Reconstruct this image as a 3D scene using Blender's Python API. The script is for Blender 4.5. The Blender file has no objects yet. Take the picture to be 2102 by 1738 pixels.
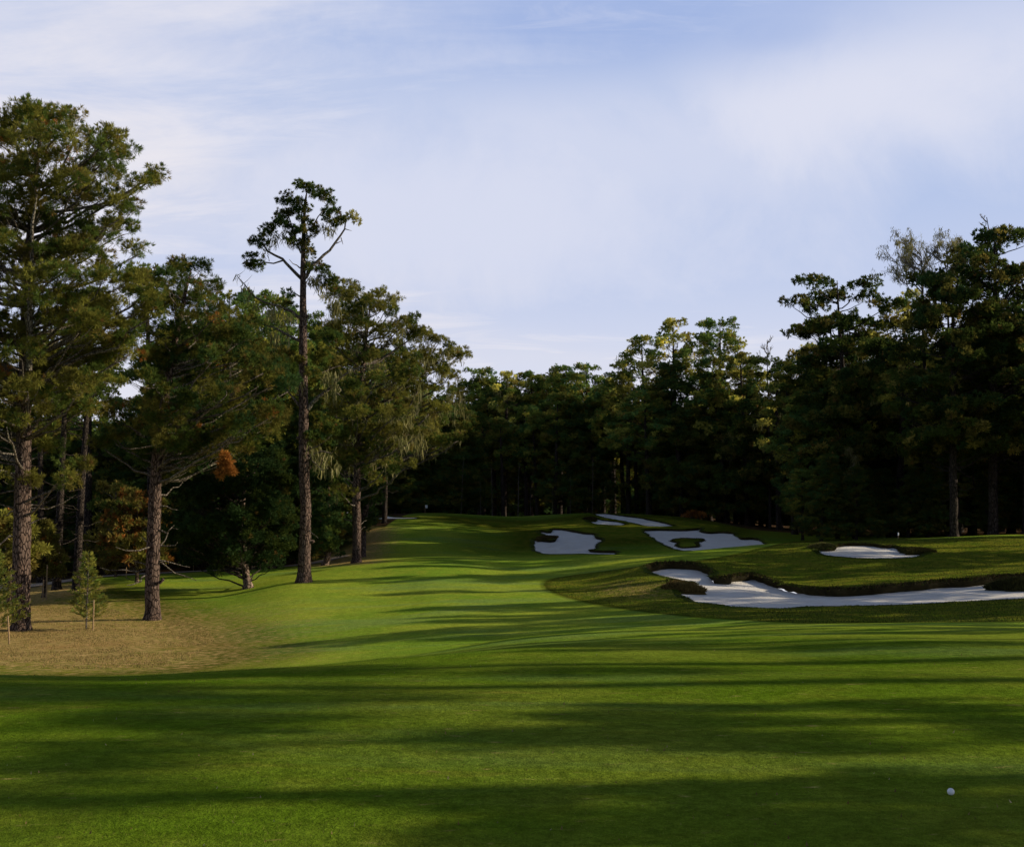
import bpy, math
import numpy as np
from mathutils import Vector
from mathutils.geometry import delaunay_2d_cdt

sc = bpy.context.scene
COL = sc.collection
RAD = math.radians
H_EYE = 1.70
PITCH = math.atan(181/2400)
FPX = 2400.0
SUN_EL = 21.5
SUN_AHEAD = 4.5      # sun stands to the right (+x), this many degrees towards +y

# ------------------------------------------------------------------ rays
def ray(px, py):
    dx = (px-1051)/FPX; dy = (869-py)/FPX
    c, s = math.cos(PITCH), math.sin(PITCH)
    return np.array([dx, c-dy*s, s+dy*c])
def P(px, py, Y):
    d = ray(px, py); d = d/d[1]
    return np.array([d[0]*Y, Y, H_EYE+d[2]*Y])

# ------------------------------------------------------------------ terrain profile
# columns across the valley, each (photo row, distance) from near to far; heights follow
COLS = {
 -250:[(1402,19),(1398,26),(1368,34),(1322,43),(1290,49),(1235,62),(1205,74),(1190,90),(1165,112),(1140,150)],
 0:   [(1394,20),(1398,26),(1368,34),(1322,43),(1293,49),(1240,62),(1210,74),(1190,88),(1165,110),(1140,150)],
 220: [(1398,20),(1396,27),(1366,34),(1320,43),(1285,50),(1225,64),(1185,80),(1180,90),(1160,112),(1130,150)],
 430: [(1388,21),(1390,27),(1362,34),(1305,46),(1235,60),(1178,80),(1172,88),(1150,110),(1120,150)],
 620: [(1374,22.5),(1380,28),(1352,34),(1310,42),(1250,52),(1193,63),(1168,78),(1160,88),(1130,112),(1090,150)],
 800: [(1352,25),(1356,29),(1338,34),(1296,42),(1245,52),(1190,63),(1152,74),(1142,84),(1106,98),(1064,116),(1054,128),(1062,136),(1075,150)],
 900: [(1340,26),(1344,30),(1326,35),(1284,43),(1238,52),(1186,63),(1148,74),(1138,86),(1100,101),(1062,118),(1052,128),(1064,140),(1070,160)],
 1050:[(1318,28),(1322,32),(1304,38),(1262,47),(1215,57),(1172,68),(1147,77),(1146,87),(1106,102),(1075,116),(1060,130),(1070,142),(1070,165)],
 1200:[(1305,29),(1309,33),(1290,39),(1252,48),(1212,57),(1171,66),(1142,76),(1142,86),(1100,100),(1072,114),(1052,128),(1062,140),(1070,165)],
 1330:[(1299,29.5),(1303,34),(1280,40),(1250,47),(1208,55),(1169,62),(1137,75),(1140,86),(1102,99),(1075,112),(1056,126),(1066,140),(1070,165)],
 1450:[(1294,30),(1292,36),(1265,42),(1240,48),(1195,57),(1160,64),(1128,75),(1132,86),(1102,97),(1082,110),(1068,122),(1068,140),(1070,165)],
 1600:[(1286,31),(1282,36),(1262,41),(1247,46),(1204,57),(1166,64),(1115,77),(1121,88),(1104,98),(1092,110),(1085,125),(1080,165)],
 1780:[(1281,32),(1276,37),(1258,41),(1243,46),(1213,52),(1178,60),(1142,68),(1110,77),(1110,88),(1100,100),(1092,125),(1085,165)],
 1950:[(1279,32),(1270,37),(1250,42),(1236,47),(1203,53),(1165,62),(1138,69),(1104,79),(1102,90),(1096,110),(1085,165)],
 2100:[(1278,32),(1266,37),(1243,42),(1228,47),(1190,54),(1150,65),(1122,72),(1097,82),(1095,95),(1092,112),(1085,165)],
 2350:[(1276,32),(1262,37),(1236,42),(1215,47),(1180,54),(1140,65),(1110,75),(1092,85),(1088,95),(1085,165)],
}
def pchip(x, y, xi):
    x = np.asarray(x, float); y = np.asarray(y, float); h = np.diff(x); d = np.diff(y)/h
    m = np.zeros_like(y)
    for k in range(1, len(x)-1):
        if d[k-1]*d[k] > 0:
            w1 = 2*h[k]+h[k-1]; w2 = h[k]+2*h[k-1]
            m[k] = (w1+w2)/(w1/d[k-1]+w2/d[k])
    m[0] = d[0]; m[-1] = 0
    i = np.clip(np.searchsorted(x, xi)-1, 0, len(h)-1)
    t = (xi-x[i])/h[i]; t = np.clip(t, 0, 1)
    return ((2*t**3-3*t**2+1)*y[i] + (t**3-2*t**2+t)*h[i]*m[i] + (-2*t**3+3*t**2)*y[i+1] + (t**3-t**2)*h[i]*m[i+1])
YS = np.arange(0, 200.01, 0.5)
us = []; tab = []
for px, lst in COLS.items():
    yy = [0, 6, 11]; zz = [0, 0, -0.06]
    for py, Y in lst:
        yy.append(Y); zz.append(P(px, py, Y)[2])
    yy.append(230); zz.append(zz[-1])
    us.append(P(px, 1150, 1)[0]); tab.append(pchip(yy, zz, YS))
us = np.array(us); tab = np.array(tab)
UG = np.linspace(us[0], us[-1], 260)
TAB = np.array([pchip(us, tab[:, j], UG) for j in range(len(YS))]).T      # [u, Y]
def gauss1(a, axis, s):
    k = np.arange(-int(3*s)-1, int(3*s)+2); w = np.exp(-k*k/(2*s*s)); w /= w.sum()
    pad = [(0, 0), (0, 0)]; pad[axis] = (len(k)//2, len(k)//2)
    b = np.pad(a, pad, mode='edge')
    return np.apply_along_axis(lambda v: np.convolve(v, w, mode='valid'), axis, b)
TAB = gauss1(gauss1(TAB, 1, 1.6), 0, 2.5)

def vnoise(x, y, s=1.0, seed=0):
    x = np.asarray(x, float)/s; y = np.asarray(y, float)/s
    xi = np.floor(x).astype(np.int64); yi = np.floor(y).astype(np.int64)
    fx = x-xi; fy = y-yi; fx = fx*fx*(3-2*fx); fy = fy*fy*(3-2*fy)
    def h(a, b):
        n = (a*374761393 + b*668265263 + seed*974634777) & 0x7fffffff
        n = ((n ^ (n >> 13))*1274126177) & 0x7fffffff
        return ((n ^ (n >> 16)) & 0xffff)/65535.0
    return ((h(xi, yi)*(1-fx)+h(xi+1, yi)*fx)*(1-fy) + (h(xi, yi+1)*(1-fx)+h(xi+1, yi+1)*fx)*fy)
def fbm(x, y, s, seed=0, o=3):
    r = 0; a = 1; t = 0
    for k in range(o):
        r = r + a*vnoise(x, y, s/2**k, seed+k*17); t += a; a *= .55
    return r/t

def zbase(x, y):
    x = np.asarray(x, float); y = np.asarray(y, float)
    u = np.clip(x/np.maximum(y, 4.0), UG[0], UG[-1]-1e-9)
    fu = (u-UG[0])/(UG[1]-UG[0]); iu = np.clip(fu.astype(int), 0, len(UG)-2); fu = fu-iu
    fy = np.clip(y, 0, 199.9)/0.5; iy = np.clip(fy.astype(int), 0, len(YS)-2); fy = fy-iy
    z = (TAB[iu, iy]*(1-fu)+TAB[iu+1, iy]*fu)*(1-fy) + (TAB[iu, iy+1]*(1-fu)+TAB[iu+1, iy+1]*fu)*fy
    far = np.clip((y-35)/40, 0, 1)
    z = z + (fbm(x, y, 9, 3)-.5)*.10*np.clip(y/30, 0, 1) + (fbm(x, y, 4, 9)-.5)*.04
    z = z + (fbm(x*.5, y, 3.6, 21, 2)-.5)*.26*np.clip((y-9)/6, 0, 1)*np.clip((34-y)/6, .25, 1)
    return z

def hit(px, py, y0=5.0, y1=195.0, f=None):
    f = f or zbase
    d = ray(px, py); d = d/d[1]
    Y = np.arange(y0, y1, .1)
    g = H_EYE+d[2]*Y - f(d[0]*Y, Y)
    k = np.where(g <= 0)[0]
    if len(k) == 0: return None
    Yh = Y[k[0]]
    if k[0] > 0:
        a, b = g[k[0]-1], g[k[0]]; Yh = Y[k[0]-1] + .1*a/(a-b)
    return (d[0]*Yh, Yh)

# ------------------------------------------------------------------ outlines (traced, laid on the land)
def densify(pts, step, closed=True):
    out = []; n = len(pts)
    for i in range(n if closed else n-1):
        a = np.array(pts[i], float); b = np.array(pts[(i+1) % n], float)
        m = max(1, int(math.ceil(np.linalg.norm(b-a)/step)))
        for k in range(m): out.append(a+(b-a)*k/m)
    if not closed: out.append(np.array(pts[-1], float))
    return np.array(out)
def smooth_closed(p, it=2):
    for _ in range(it):
        p = .25*np.roll(p, 1, 0)+.5*p+.25*np.roll(p, -1, 0)
    return p
def lay(pix, y0=5, step=.35, wob=.12, seed=1):
    w = []
    dn = densify(pix, 12)
    for px, py in dn:
        h = hit(px, py, y0)
        if h is not None: w.append(h)
    w = densify(w, step)
    w = smooth_closed(w, 2)
    w[:, 0] += (fbm(w[:, 0], w[:, 1], 1.1, seed)-.5)*2*wob
    w[:, 1] += (fbm(w[:, 0]+50, w[:, 1], 1.1, seed+5)-.5)*2*wob
    return w
BK = {
 'main': dict(y0=38, pix=[(1318,1172),(1350,1163),(1382,1161),(1418,1162),(1440,1166),(1462,1178),(1466,1192),(1490,1193),(1515,1188),(1540,1184),(1572,1192),(1610,1206),(1660,1214),(1700,1218),(1750,1218),(1800,1213),(1860,1207),(1930,1201),(1990,1197),(2050,1191),(2090,1188),(2160,1184),(2230,1184),(2230,1222),(2160,1224),(2100,1229),(2040,1231),(1960,1235),(1860,1241),(1780,1243),(1700,1244),(1640,1246),(1612,1249),(1560,1248),(1500,1245),(1440,1238),(1410,1230),(1392,1218),(1378,1207),(1378,1198),(1392,1202),(1410,1209),(1424,1207),(1418,1198),(1398,1192),(1372,1184),(1340,1178)]),
 'upper': dict(y0=60, pix=[(1667,1124),(1690,1129),(1706,1130),(1712,1122),(1732,1118),(1770,1117),(1800,1119),(1815,1123),(1838,1121),(1842,1126),(1860,1127),(1858,1135),(1880,1135),(1903,1136),(1893,1142),(1860,1145),(1800,1146),(1750,1145),(1705,1142),(1690,1138)]),
 'left': dict(y0=85, pix=[(1091,1108),(1096,1120),(1095,1130),(1110,1136),(1140,1137),(1200,1136),(1266,1138),(1268,1132),(1240,1132),(1205,1131),(1228,1124),(1228,1112),(1240,1110),(1224,1104),(1225,1097),(1200,1094),(1175,1089),(1150,1086),(1130,1086),(1132,1093),(1115,1091),(1103,1090),(1118,1098),(1140,1106),(1135,1111),(1110,1109)]),
 'island': dict(y0=85, pix=[(1317,1088),(1332,1100),(1350,1112),(1380,1124),(1396,1130),(1440,1130),(1500,1126),(1575,1118),(1560,1108),(1540,1105),(1520,1106),(1514,1101),(1505,1094),(1480,1092),(1455,1094),(1440,1091),(1443,1084),(1425,1087),(1400,1088),(1360,1087)]),
 'back': dict(y0=100, pix=[(1217,1054),(1240,1053),(1275,1058),(1320,1064),(1360,1072),(1386,1079),(1360,1080),(1330,1080),(1300,1074),(1270,1067),(1240,1062)]),
 'backleft': dict(y0=100, pix=[(1202,1068),(1224,1071),(1222,1063),(1240,1068),(1262,1070),(1286,1074),(1280,1078),(1250,1077),(1220,1075)]),
 'far': dict(y0=100, pix=[(772,1058),(790,1056),(804,1060),(830,1061.5),(860,1061.5),(858,1064),(800,1064.5),(772,1065)]),
}
ISL = lay([(1382,1106),(1400,1104),(1440,1105),(1447,1109),(1430,1112),(1434,1121),(1400,1124),(1388,1118),(1396,1112),(1380,1110)], 85, wob=.1)
for k, b in BK.items(): b['w'] = lay(b['pix'], b['y0'], seed=len(k), wob=.28 if k != 'far' else .05)

def pip(x, y, poly):
    x = np.asarray(x); y = np.asarray(y); ins = np.zeros(x.shape, bool)
    n = len(poly)
    for i in range(n):
        x1, y1 = poly[i]; x2, y2 = poly[(i+1) % n]
        if y1 == y2: continue
        c = ((y1 > y) != (y2 > y)) & (x < (x2-x1)*(y-y1)/(y2-y1)+x1)
        ins ^= c
    return ins
def segdist(x, y, poly, closed=True, sel=None):
    """distance to the outline, optionally only to selected segments"""
    d = np.full(np.shape(x), 1e9)
    n = len(poly)
    for i in range(n if closed else n-1):
        if sel is not None and not sel[i]: continue
        a = poly[i]; b = poly[(i+1) % n]; ab = b-a; L = ab@ab+1e-12
        t = np.clip(((x-a[0])*ab[0]+(y-a[1])*ab[1])/L, 0, 1)
        d = np.minimum(d, (x-a[0]-t*ab[0])**2+(y-a[1]-t*ab[1])**2)
    return np.sqrt(d)
def outward(poly):
    n = np.roll(poly, -1, 0)-np.roll(poly, 1, 0)
    n = np.stack([n[:, 1], -n[:, 0]], 1); n /= np.linalg.norm(n, axis=1)[:, None]+1e-9
    area = .5*np.sum(poly[:, 0]*np.roll(poly[:, 1], -1)-np.roll(poly[:, 0], -1)*poly[:, 1])
    return n if area > 0 else -n
for k, b in BK.items():
    no = outward(b['w']); b['n'] = no
    w = np.clip((no[:, 1]+.15)/.6, 0, 1)                # 1 on the far side: a raised grassy lip
    for _ in range(3): w = .25*np.roll(w, 1)+.5*w+.25*np.roll(w, -1)
    b['lip'] = w
LIPH = {'main': .27, 'upper': .12, 'left': .12, 'island': .12, 'back': .08, 'backleft': .07, 'far': .05}
def near_box(x, y, p, m):
    return (x > p[:, 0].min()-m) & (x < p[:, 0].max()+m) & (y > p[:, 1].min()-m) & (y < p[:, 1].max()+m)
def zfun(x, y):
    x = np.atleast_1d(np.asarray(x, float)); y = np.atleast_1d(np.asarray(y, float))
    z = zbase(x, y)
    for k, b in BK.items():
        m = near_box(x, y, b['w'], 4)
        if not m.any(): continue
        xs, ys = x[m], y[m]
        d = segdist(xs, ys, b['w'], True, b['lip'] > .5)
        add = LIPH[k]*.75*np.exp(-(d/.9)**2)
        z[m] += add
    return z
def zat(x, y): return float(zfun(x, y)[0])
def ground(px, py, y0=5):
    h = hit(px, py, y0, f=zfun)
    return np.array([h[0], h[1], zat(*h)])
def onland(px, Y, py=1150):
    d = ray(px, py); x = d[0]/d[1]*Y
    return np.array([x, Y, zat(x, Y)])

# ------------------------------------------------------------------ mesh builder
class MB:
    def __init__(s): s.v = []; s.f3 = []; s.f4 = []; s.c = []; s.n = 0
    def add(s, v, f3=None, f4=None, c=None):
        v = np.asarray(v, np.float32).reshape(-1, 3)
        if f3 is not None and len(f3): s.f3.append(np.asarray(f3, np.int32).reshape(-1, 3)+s.n)
        if f4 is not None and len(f4): s.f4.append(np.asarray(f4, np.int32).reshape(-1, 4)+s.n)
        if c is None: c = np.ones((len(v), 3))*.5
        c = np.asarray(c, np.float32)
        if c.ndim == 1: c = np.tile(c, (len(v), 1))
        s.v.append(v); s.c.append(c); s.n += len(v)
    def mesh(s, name, mat, smooth=False):
        me = bpy.data.meshes.new(name)
        v = np.concatenate(s.v); c = np.concatenate(s.c)
        f3 = np.concatenate(s.f3) if s.f3 else np.zeros((0, 3), np.int32)
        f4 = np.concatenate(s.f4) if s.f4 else np.zeros((0, 4), np.int32)
        idx = np.concatenate([f3.ravel(), f4.ravel()])
        tot = np.concatenate([np.full(len(f3), 3), np.full(len(f4), 4)])
        st = np.concatenate([[0], np.cumsum(tot)[:-1]]) if len(tot) else np.zeros(0)
        me.vertices.add(len(v)); me.vertices.foreach_set('co', v.ravel())
        me.loops.add(len(idx)); me.loops.foreach_set('vertex_index', idx.astype(np.int32))
        me.polygons.add(len(tot)); me.polygons.foreach_set('loop_start', st.astype(np.int32))
        me.polygons.foreach_set('loop_total', tot.astype(np.int32))
        if smooth: me.polygons.foreach_set('use_smooth', np.ones(len(tot), bool))
        at = me.color_attributes.new('tint', 'FLOAT_COLOR', 'POINT')
        at.data.foreach_set('color', np.concatenate([c, np.ones((len(c), 1), np.float32)], 1).ravel())
        me.update(calc_edges=True); me.validate()
        me.materials.append(mat)
        return me
    def obj(s, name, mat, parent=None, smooth=False):
        o = bpy.data.objects.new(name, s.mesh(name, mat, smooth)); COL.objects.link(o)
        if parent is not None: o.parent = parent
        return o
def tube(mb, pts, r, sides=6, c=None, cap=True, bump=0, seed=0):
    pts = np.asarray(pts, float); n = len(pts); r = np.broadcast_to(np.asarray(r, float), (n,))
    t = np.gradient(pts, axis=0); t /= np.linalg.norm(t, axis=1)[:, None]+1e-9
    ref = np.array([0, 0, 1.]) if abs(t[n//2][2]) < .8 else np.array([1., 0, 0])
    a = np.cross(t, ref); a /= np.linalg.norm(a, axis=1)[:, None]+1e-9
    b = np.cross(t, a)
    th = np.linspace(0, 2*math.pi, sides, endpoint=False)
    rr = r[:, None]*np.ones((1, sides))
    if bump:
        rg = np.random.default_rng(seed); rr = rr*(1+bump*(rg.random((n, sides))-.5)*2)
    v = pts[:, None, :] + rr[..., None]*(np.cos(th)[None, :, None]*a[:, None, :]+np.sin(th)[None, :, None]*b[:, None, :])
    v = v.reshape(-1, 3)
    i = np.arange(n-1)[:, None]*sides; j = np.arange(sides)[None, :]; j2 = (j+1) % sides
    f4 = np.stack([i+j, i+j2, i+sides+j2, i+sides+j], -1).reshape(-1, 4)
    f3 = []
    if cap:
        v = np.concatenate([v, pts[-1:]+t[-1:]*r[-1]*.3]); k = len(v)-1; o = (n-1)*sides
        f3 = [[o+q, o+(q+1) % sides, k] for q in range(sides)]
    mb.add(v, f3, f4, c)

# ------------------------------------------------------------------ materials
def new_mat(name, rough=.9):
    m = bpy.data.materials.new(name); m.use_nodes = True; nt = m.node_tree; nt.nodes.clear()
    out = nt.nodes.new('ShaderNodeOutputMaterial'); b = nt.nodes.new('ShaderNodeBsdfPrincipled')
    b.inputs['Roughness'].default_value = rough; b.inputs['Specular IOR Level'].default_value = .15
    nt.links.new(b.outputs[0], out.inputs[0])
    return m, nt, b, out
class N:
    """small node helper"""
    def __init__(s, nt): s.nt = nt
    def put(s, sock, v):
        if isinstance(v, bpy.types.NodeSocket): s.nt.links.new(v, sock)
        elif isinstance(v, (tuple, list)) and sock.type == 'RGBA': sock.default_value = (*v[:3], 1)
        else: sock.default_value = v
    def math(s, op, a, b=0.0, clamp=False):
        n = s.nt.nodes.new('ShaderNodeMath'); n.operation = op; n.use_clamp = clamp
        s.put(n.inputs[0], a); s.put(n.inputs[1], b); return n.outputs[0]
    def noise(s, vec, scale, detail=4, rough=.55, dist=0):
        n = s.nt.nodes.new('ShaderNodeTexNoise'); n.inputs['Scale'].default_value = scale
        n.inputs['Detail'].default_value = detail; n.inputs['Roughness'].default_value = rough
        n.inputs['Distortion'].default_value = dist
        if vec is not None: s.nt.links.new(vec, n.inputs['Vector'])
        return n.outputs[0]
    def ramp(s, v, lo, hi, a=0.0, b=1.0):
        n = s.nt.nodes.new('ShaderNodeMapRange'); n.interpolation_type = 'SMOOTHSTEP'
        s.put(n.inputs[0], v)
        for k, q in zip((1, 2, 3, 4), (lo, hi, a, b)): n.inputs[k].default_value = q
        return n.outputs[0]
    def mix(s, f, a, b, mode='MIX'):
        n = s.nt.nodes.new('ShaderNodeMix'); n.data_type = 'RGBA'; n.blend_type = mode
        s.put(n.inputs[0], f); s.put(n.inputs[6], a); s.put(n.inputs[7], b); return n.outputs[2]
    def mapping(s, vec, scale=(1, 1, 1), rot=(0, 0, 0), loc=(0, 0, 0)):
        n = s.nt.nodes.new('ShaderNodeMapping'); s.nt.links.new(vec, n.inputs[0])
        n.inputs['Scale'].default_value = scale; n.inputs['Rotation'].default_value = rot; n.inputs['Location'].default_value = loc
        return n.outputs[0]
    def attr(s, name):
        n = s.nt.nodes.new('ShaderNodeAttribute'); n.attribute_name = name; return n.outputs['Color']
    def sep(s, c):
        n = s.nt.nodes.new('ShaderNodeSeparateColor'); s.nt.links.new(c, n.inputs[0]); return n.outputs
    def bump(s, h, strength, dist, bsdf):
        n = s.nt.nodes.new('ShaderNodeBump'); n.inputs['Strength'].default_value = strength
        n.inputs['Distance'].default_value = dist; s.nt.links.new(h, n.inputs['Height'])
        s.nt.links.new(n.outputs[0], bsdf.inputs['Normal']); return n.outputs[0]
    def pos(s):
        return s.nt.nodes.new('ShaderNodeNewGeometry').outputs['Position']
    def obj(s):
        return s.nt.nodes.new('ShaderNodeTexCoord').outputs['Object']

def mat_foliage(name, gain=1.0, trans=.28):
    m, nt, b, out = new_mat(name, .75); h = N(nt); b.inputs['Specular IOR Level'].default_value = .03
    t = h.attr('tint')
    oi = nt.nodes.new('ShaderNodeObjectInfo').outputs['Random']
    n = h.noise(h.pos(), .45, 3)
    br = h.ramp(n, .3, .7, .65*gain, 1.25*gain)
    br = h.math('MULTIPLY', br, h.ramp(oi, 0, 1, .85, 1.12))
    cc = nt.nodes.new('ShaderNodeCombineColor')
    for i in range(3): nt.links.new(br, cc.inputs[i])
    c = h.mix(1.0, t, cc.outputs[0], 'MULTIPLY')
    nt.links.new(c, b.inputs['Base Color'])
    tr = nt.nodes.new('ShaderNodeBsdfTranslucent'); nt.links.new(c, tr.inputs[0])
    mx = nt.nodes.new('ShaderNodeMixShader'); mx.inputs[0].default_value = trans
    nt.links.new(b.outputs[0], mx.inputs[1]); nt.links.new(tr.outputs[0], mx.inputs[2]); nt.links.new(mx.outputs[0], out.inputs[0])
    return m
M_NEED = mat_foliage('needles', 2.15, .38)
M_NEEDF = mat_foliage('far_needles', 3.0, .4)  # brighter needle copy: missing sunlight on far crowns lifted into the colour
M_CYP = mat_foliage('cypress_sprays', 1.8, .35)
M_MOSS = mat_foliage('lace_lichen', 1.0, .35)

def mat_bark(name, c1, c2, c3, sc_=1.0):
    m, nt, b, out = new_mat(name, .95); h = N(nt)
    v = h.mapping(h.obj(), (1, 1, .28))
    n1 = h.noise(v, 7*sc_, 6, .7); n2 = h.noise(h.obj(), .9, 3)
    vo = nt.nodes.new('ShaderNodeTexVoronoi'); vo.feature = 'DISTANCE_TO_EDGE'; vo.inputs['Scale'].default_value = 6*sc_
    nt.links.new(h.mapping(h.obj(), (1, 1, .35)), vo.inputs['Vector'])
    crack = h.ramp(vo.outputs['Distance'], .0, .14)
    c = h.mix(h.ramp(n1, .35, .65), c1, c2); c = h.mix(h.ramp(n2, .5, .75, 0, .6), c, c3)
    c = h.mix(crack, (c1[0]*.3, c1[1]*.3, c1[2]*.3), c)
    nt.links.new(c, b.inputs['Base Color'])
    hh = h.math('ADD', crack, h.math('MULTIPLY', n1, .8)); h.bump(hh, 1.0, .06, b)
    return m
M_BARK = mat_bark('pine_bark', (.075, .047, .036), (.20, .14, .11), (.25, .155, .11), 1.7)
M_BARKD = mat_bark('shaded_bark', (.03, .022, .018), (.09, .068, .055), (.11, .08, .06), 1.6)  # darker bark copy, the shade of the wood put into its colour
M_BARKW = mat_bark('cypress_bark', (.12, .08, .06), (.32, .23, .17), (.28, .2, .15))
M_GREY = mat_bark('grey_limb_bark', (.13, .105, .08), (.30, .25, .20), (.33, .31, .22), 2)
M_DEAD = mat_bark('dead_wood', (.22, .19, .15), (.42, .37, .30), (.36, .34, .2), 2)

def mat_ground():
    m, nt, b, out = new_mat('turf', .85); h = N(nt)
    p = h.pos(); s = h.sep(h.attr('tint'))      # R dry, G rough, B forest floor
    big = h.noise(p, .16, 4); mid = h.noise(p, 1.1, 4); fine = h.noise(p, 14, 5, .7); blade = h.noise(p, 70, 3, .7)
    streak = h.noise(h.mapping(p, (2.2, 5.5, 2)), 1.6, 5, .65)
    py_ = nt.nodes.new('ShaderNodeSeparateXYZ'); nt.links.new(p, py_.inputs[0])
    nearf = h.ramp(h.math('ADD', py_.outputs[1], h.math('MULTIPLY', h.math('SUBTRACT', big, .5), 10)), 12, 36)  # base darkened near, brightened beyond the crest: uneven light put into the colour
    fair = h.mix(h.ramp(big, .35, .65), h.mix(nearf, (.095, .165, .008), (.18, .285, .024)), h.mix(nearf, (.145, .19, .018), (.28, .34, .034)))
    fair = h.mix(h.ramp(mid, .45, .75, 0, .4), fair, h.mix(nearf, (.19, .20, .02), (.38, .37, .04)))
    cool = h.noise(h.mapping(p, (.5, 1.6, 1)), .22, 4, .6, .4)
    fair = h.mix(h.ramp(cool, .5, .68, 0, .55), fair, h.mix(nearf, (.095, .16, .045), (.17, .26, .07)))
    worn = h.noise(h.mapping(p, (.7, 1.8, 1), (0, 0, .4), (9, 4, 0)), .33, 5, .65)
    fair = h.mix(h.ramp(worn, .60, .74, 0, .5), fair, (.26, .22, .035))
    rough = h.mix(h.ramp(mid, .35, .65), (.10, .145, .010), (.19, .19, .018))
    rough = h.mix(h.ramp(streak, .5, .72, 0, .6), rough, (.15, .115, .035))
    rf = h.ramp(h.math('ADD', s[1], h.math('MULTIPLY', h.math('SUBTRACT', fine, .5), .3)), .4, .6)
    c = h.mix(rf, fair, rough)
    edge = h.ramp(h.math('ABSOLUTE', h.math('SUBTRACT', s[1], .5)), .12, .42, .55, 1)
    ec = nt.nodes.new('ShaderNodeCombineColor')
    for i in range(3): nt.links.new(edge, ec.inputs[i])
    c = h.mix(1.0, c, ec.outputs[0], 'MULTIPLY')
    dryc = h.mix(h.ramp(streak, .4, .62), (.24, .19, .05), (.50, .33, .13))
    dryc = h.mix(h.ramp(big, .5, .7, 0, .5), dryc, (.38, .20, .07))
    df = h.math('ADD', s[0], h.math('MULTIPLY', h.math('SUBTRACT', streak, .5), 2.2))
    c = h.mix(h.ramp(df, .22, .78), c, dryc)
    floor = h.mix(h.ramp(fine, .35, .65), (.035, .022, .012), (.085, .05, .025))
    c = h.mix(h.ramp(h.math('ADD', s[2], h.math('MULTIPLY', h.math('SUBTRACT', mid, .5), .3)), .35, .65), c, floor)
    clump = h.noise(p, 4.5, 5, .65)
    var = h.math('MULTIPLY', h.math('MULTIPLY', h.ramp(fine, .25, .75, .72, 1.28), h.ramp(blade, .25, .75, .7, 1.32)), h.ramp(clump, .3, .7, .82, 1.18))
    cc = nt.nodes.new('ShaderNodeCombineColor')
    for i in range(3): nt.links.new(var, cc.inputs[i])
    c = h.mix(1.0, c, cc.outputs[0], 'MULTIPLY')
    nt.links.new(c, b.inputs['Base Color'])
    hh = h.math('ADD', h.math('MULTIPLY', blade, .5), h.math('MULTIPLY', fine, 1.6))
    hh = h.math('ADD', hh, h.math('MULTIPLY', streak, 1.2))
    h.bump(hh, .8, .035, b)
    b.inputs['Specular IOR Level'].default_value = 0
    return m
M_TURF = mat_ground()
def mat_sand():
    m, nt, b, out = new_mat('white_sand', .95); h = N(nt); p = h.pos()
    n = h.noise(p, 1.2, 4); f = h.noise(p, 25, 4, .7); r = h.noise(h.mapping(p, (.7, 2.4, 1)), 2.4, 5, .62)
    c = h.mix(h.ramp(n, .3, .7), (.90, .83, .73), (.97, .92, .84))
    c = h.mix(h.ramp(f, .3, .7, 0, .2), c, (.56, .50, .43))
    nt.links.new(c, b.inputs['Base Color'])
    h.bump(h.math('ADD', h.math('MULTIPLY', f, .3), r), 1.0, .22, b)
    return m
M_SAND = mat_sand()
def mat_simple(name, c1, c2, scale=8, rough=.9, bump=.02):
    m, nt, b, out = new_mat(name, rough); h = N(nt)
    n = h.noise(h.obj(), scale, 5, .6); nt.links.new(h.mix(h.ramp(n, .3, .7), c1, c2), b.inputs['Base Color'])
    if bump: h.bump(n, .8, bump, b)
    return m
M_PATH = mat_simple('pale_path', (.34, .25, .17), (.46, .36, .26), 3)
M_STAKE = mat_simple('stake_wood', (.26, .17, .09), (.38, .26, .14), 14)
M_TUFT = mat_foliage('rough_blades', 1.0, .2)
M_WHITE = mat_simple('white_paint', (.76, .76, .76), (.82, .82, .82), 30, .4, 0)

# ------------------------------------------------------------------ tags
def tag(o, label=None, cat=None, group=None, kind=None):
    if label: o['label'] = label
    if cat: o['category'] = cat
    if group: o['group'] = group
    if kind: o['kind'] = kind
    return o
def empty(name, loc, rz=0):
    o = bpy.data.objects.new(name, None); COL.objects.link(o); o.location = loc; o.rotation_euler = (0, 0, rz)
    o.empty_display_size = .5
    return o
def dup(root, loc, rz=0, s=1.0, sz=None, label=None, group=None):
    r = root.copy(); COL.objects.link(r); r.location = loc; r.rotation_euler = (0, 0, rz); r.scale = (s, s, sz or s)
    if label: r['label'] = label
    if group: r['group'] = group
    for ch in list(root.children):
        c = ch.copy(); COL.objects.link(c); c.parent = r
    return r

# ------------------------------------------------------------------ land mesh
def axis_pts(segs):
    out = [segs[0][0]]
    for a, b, st in segs:
        n = max(1, int(round((b-a)/st))); out += list(np.linspace(a, b, n+1)[1:])
    return np.array(out)
gx = axis_pts([(-700, -200, 50), (-200, -90, 10), (-90, -45, 2.5), (-45, -14, .7), (-14, 40, .45), (40, 60, 1), (60, 90, 2.5), (90, 200, 10), (200, 700, 50)])
gy = axis_pts([(-300, -60, 30), (-60, -10, 5), (-10, 4, 1), (4, 36, .4), (36, 60, .4), (60, 84, .4), (84, 128, .6), (128, 160, 1.5), (160, 220, 6), (220, 900, 50)])
X, Y_ = np.meshgrid(gx, gy); X = X.ravel().copy(); Y_ = Y_.ravel().copy()
rg = np.random.default_rng(5)
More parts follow.
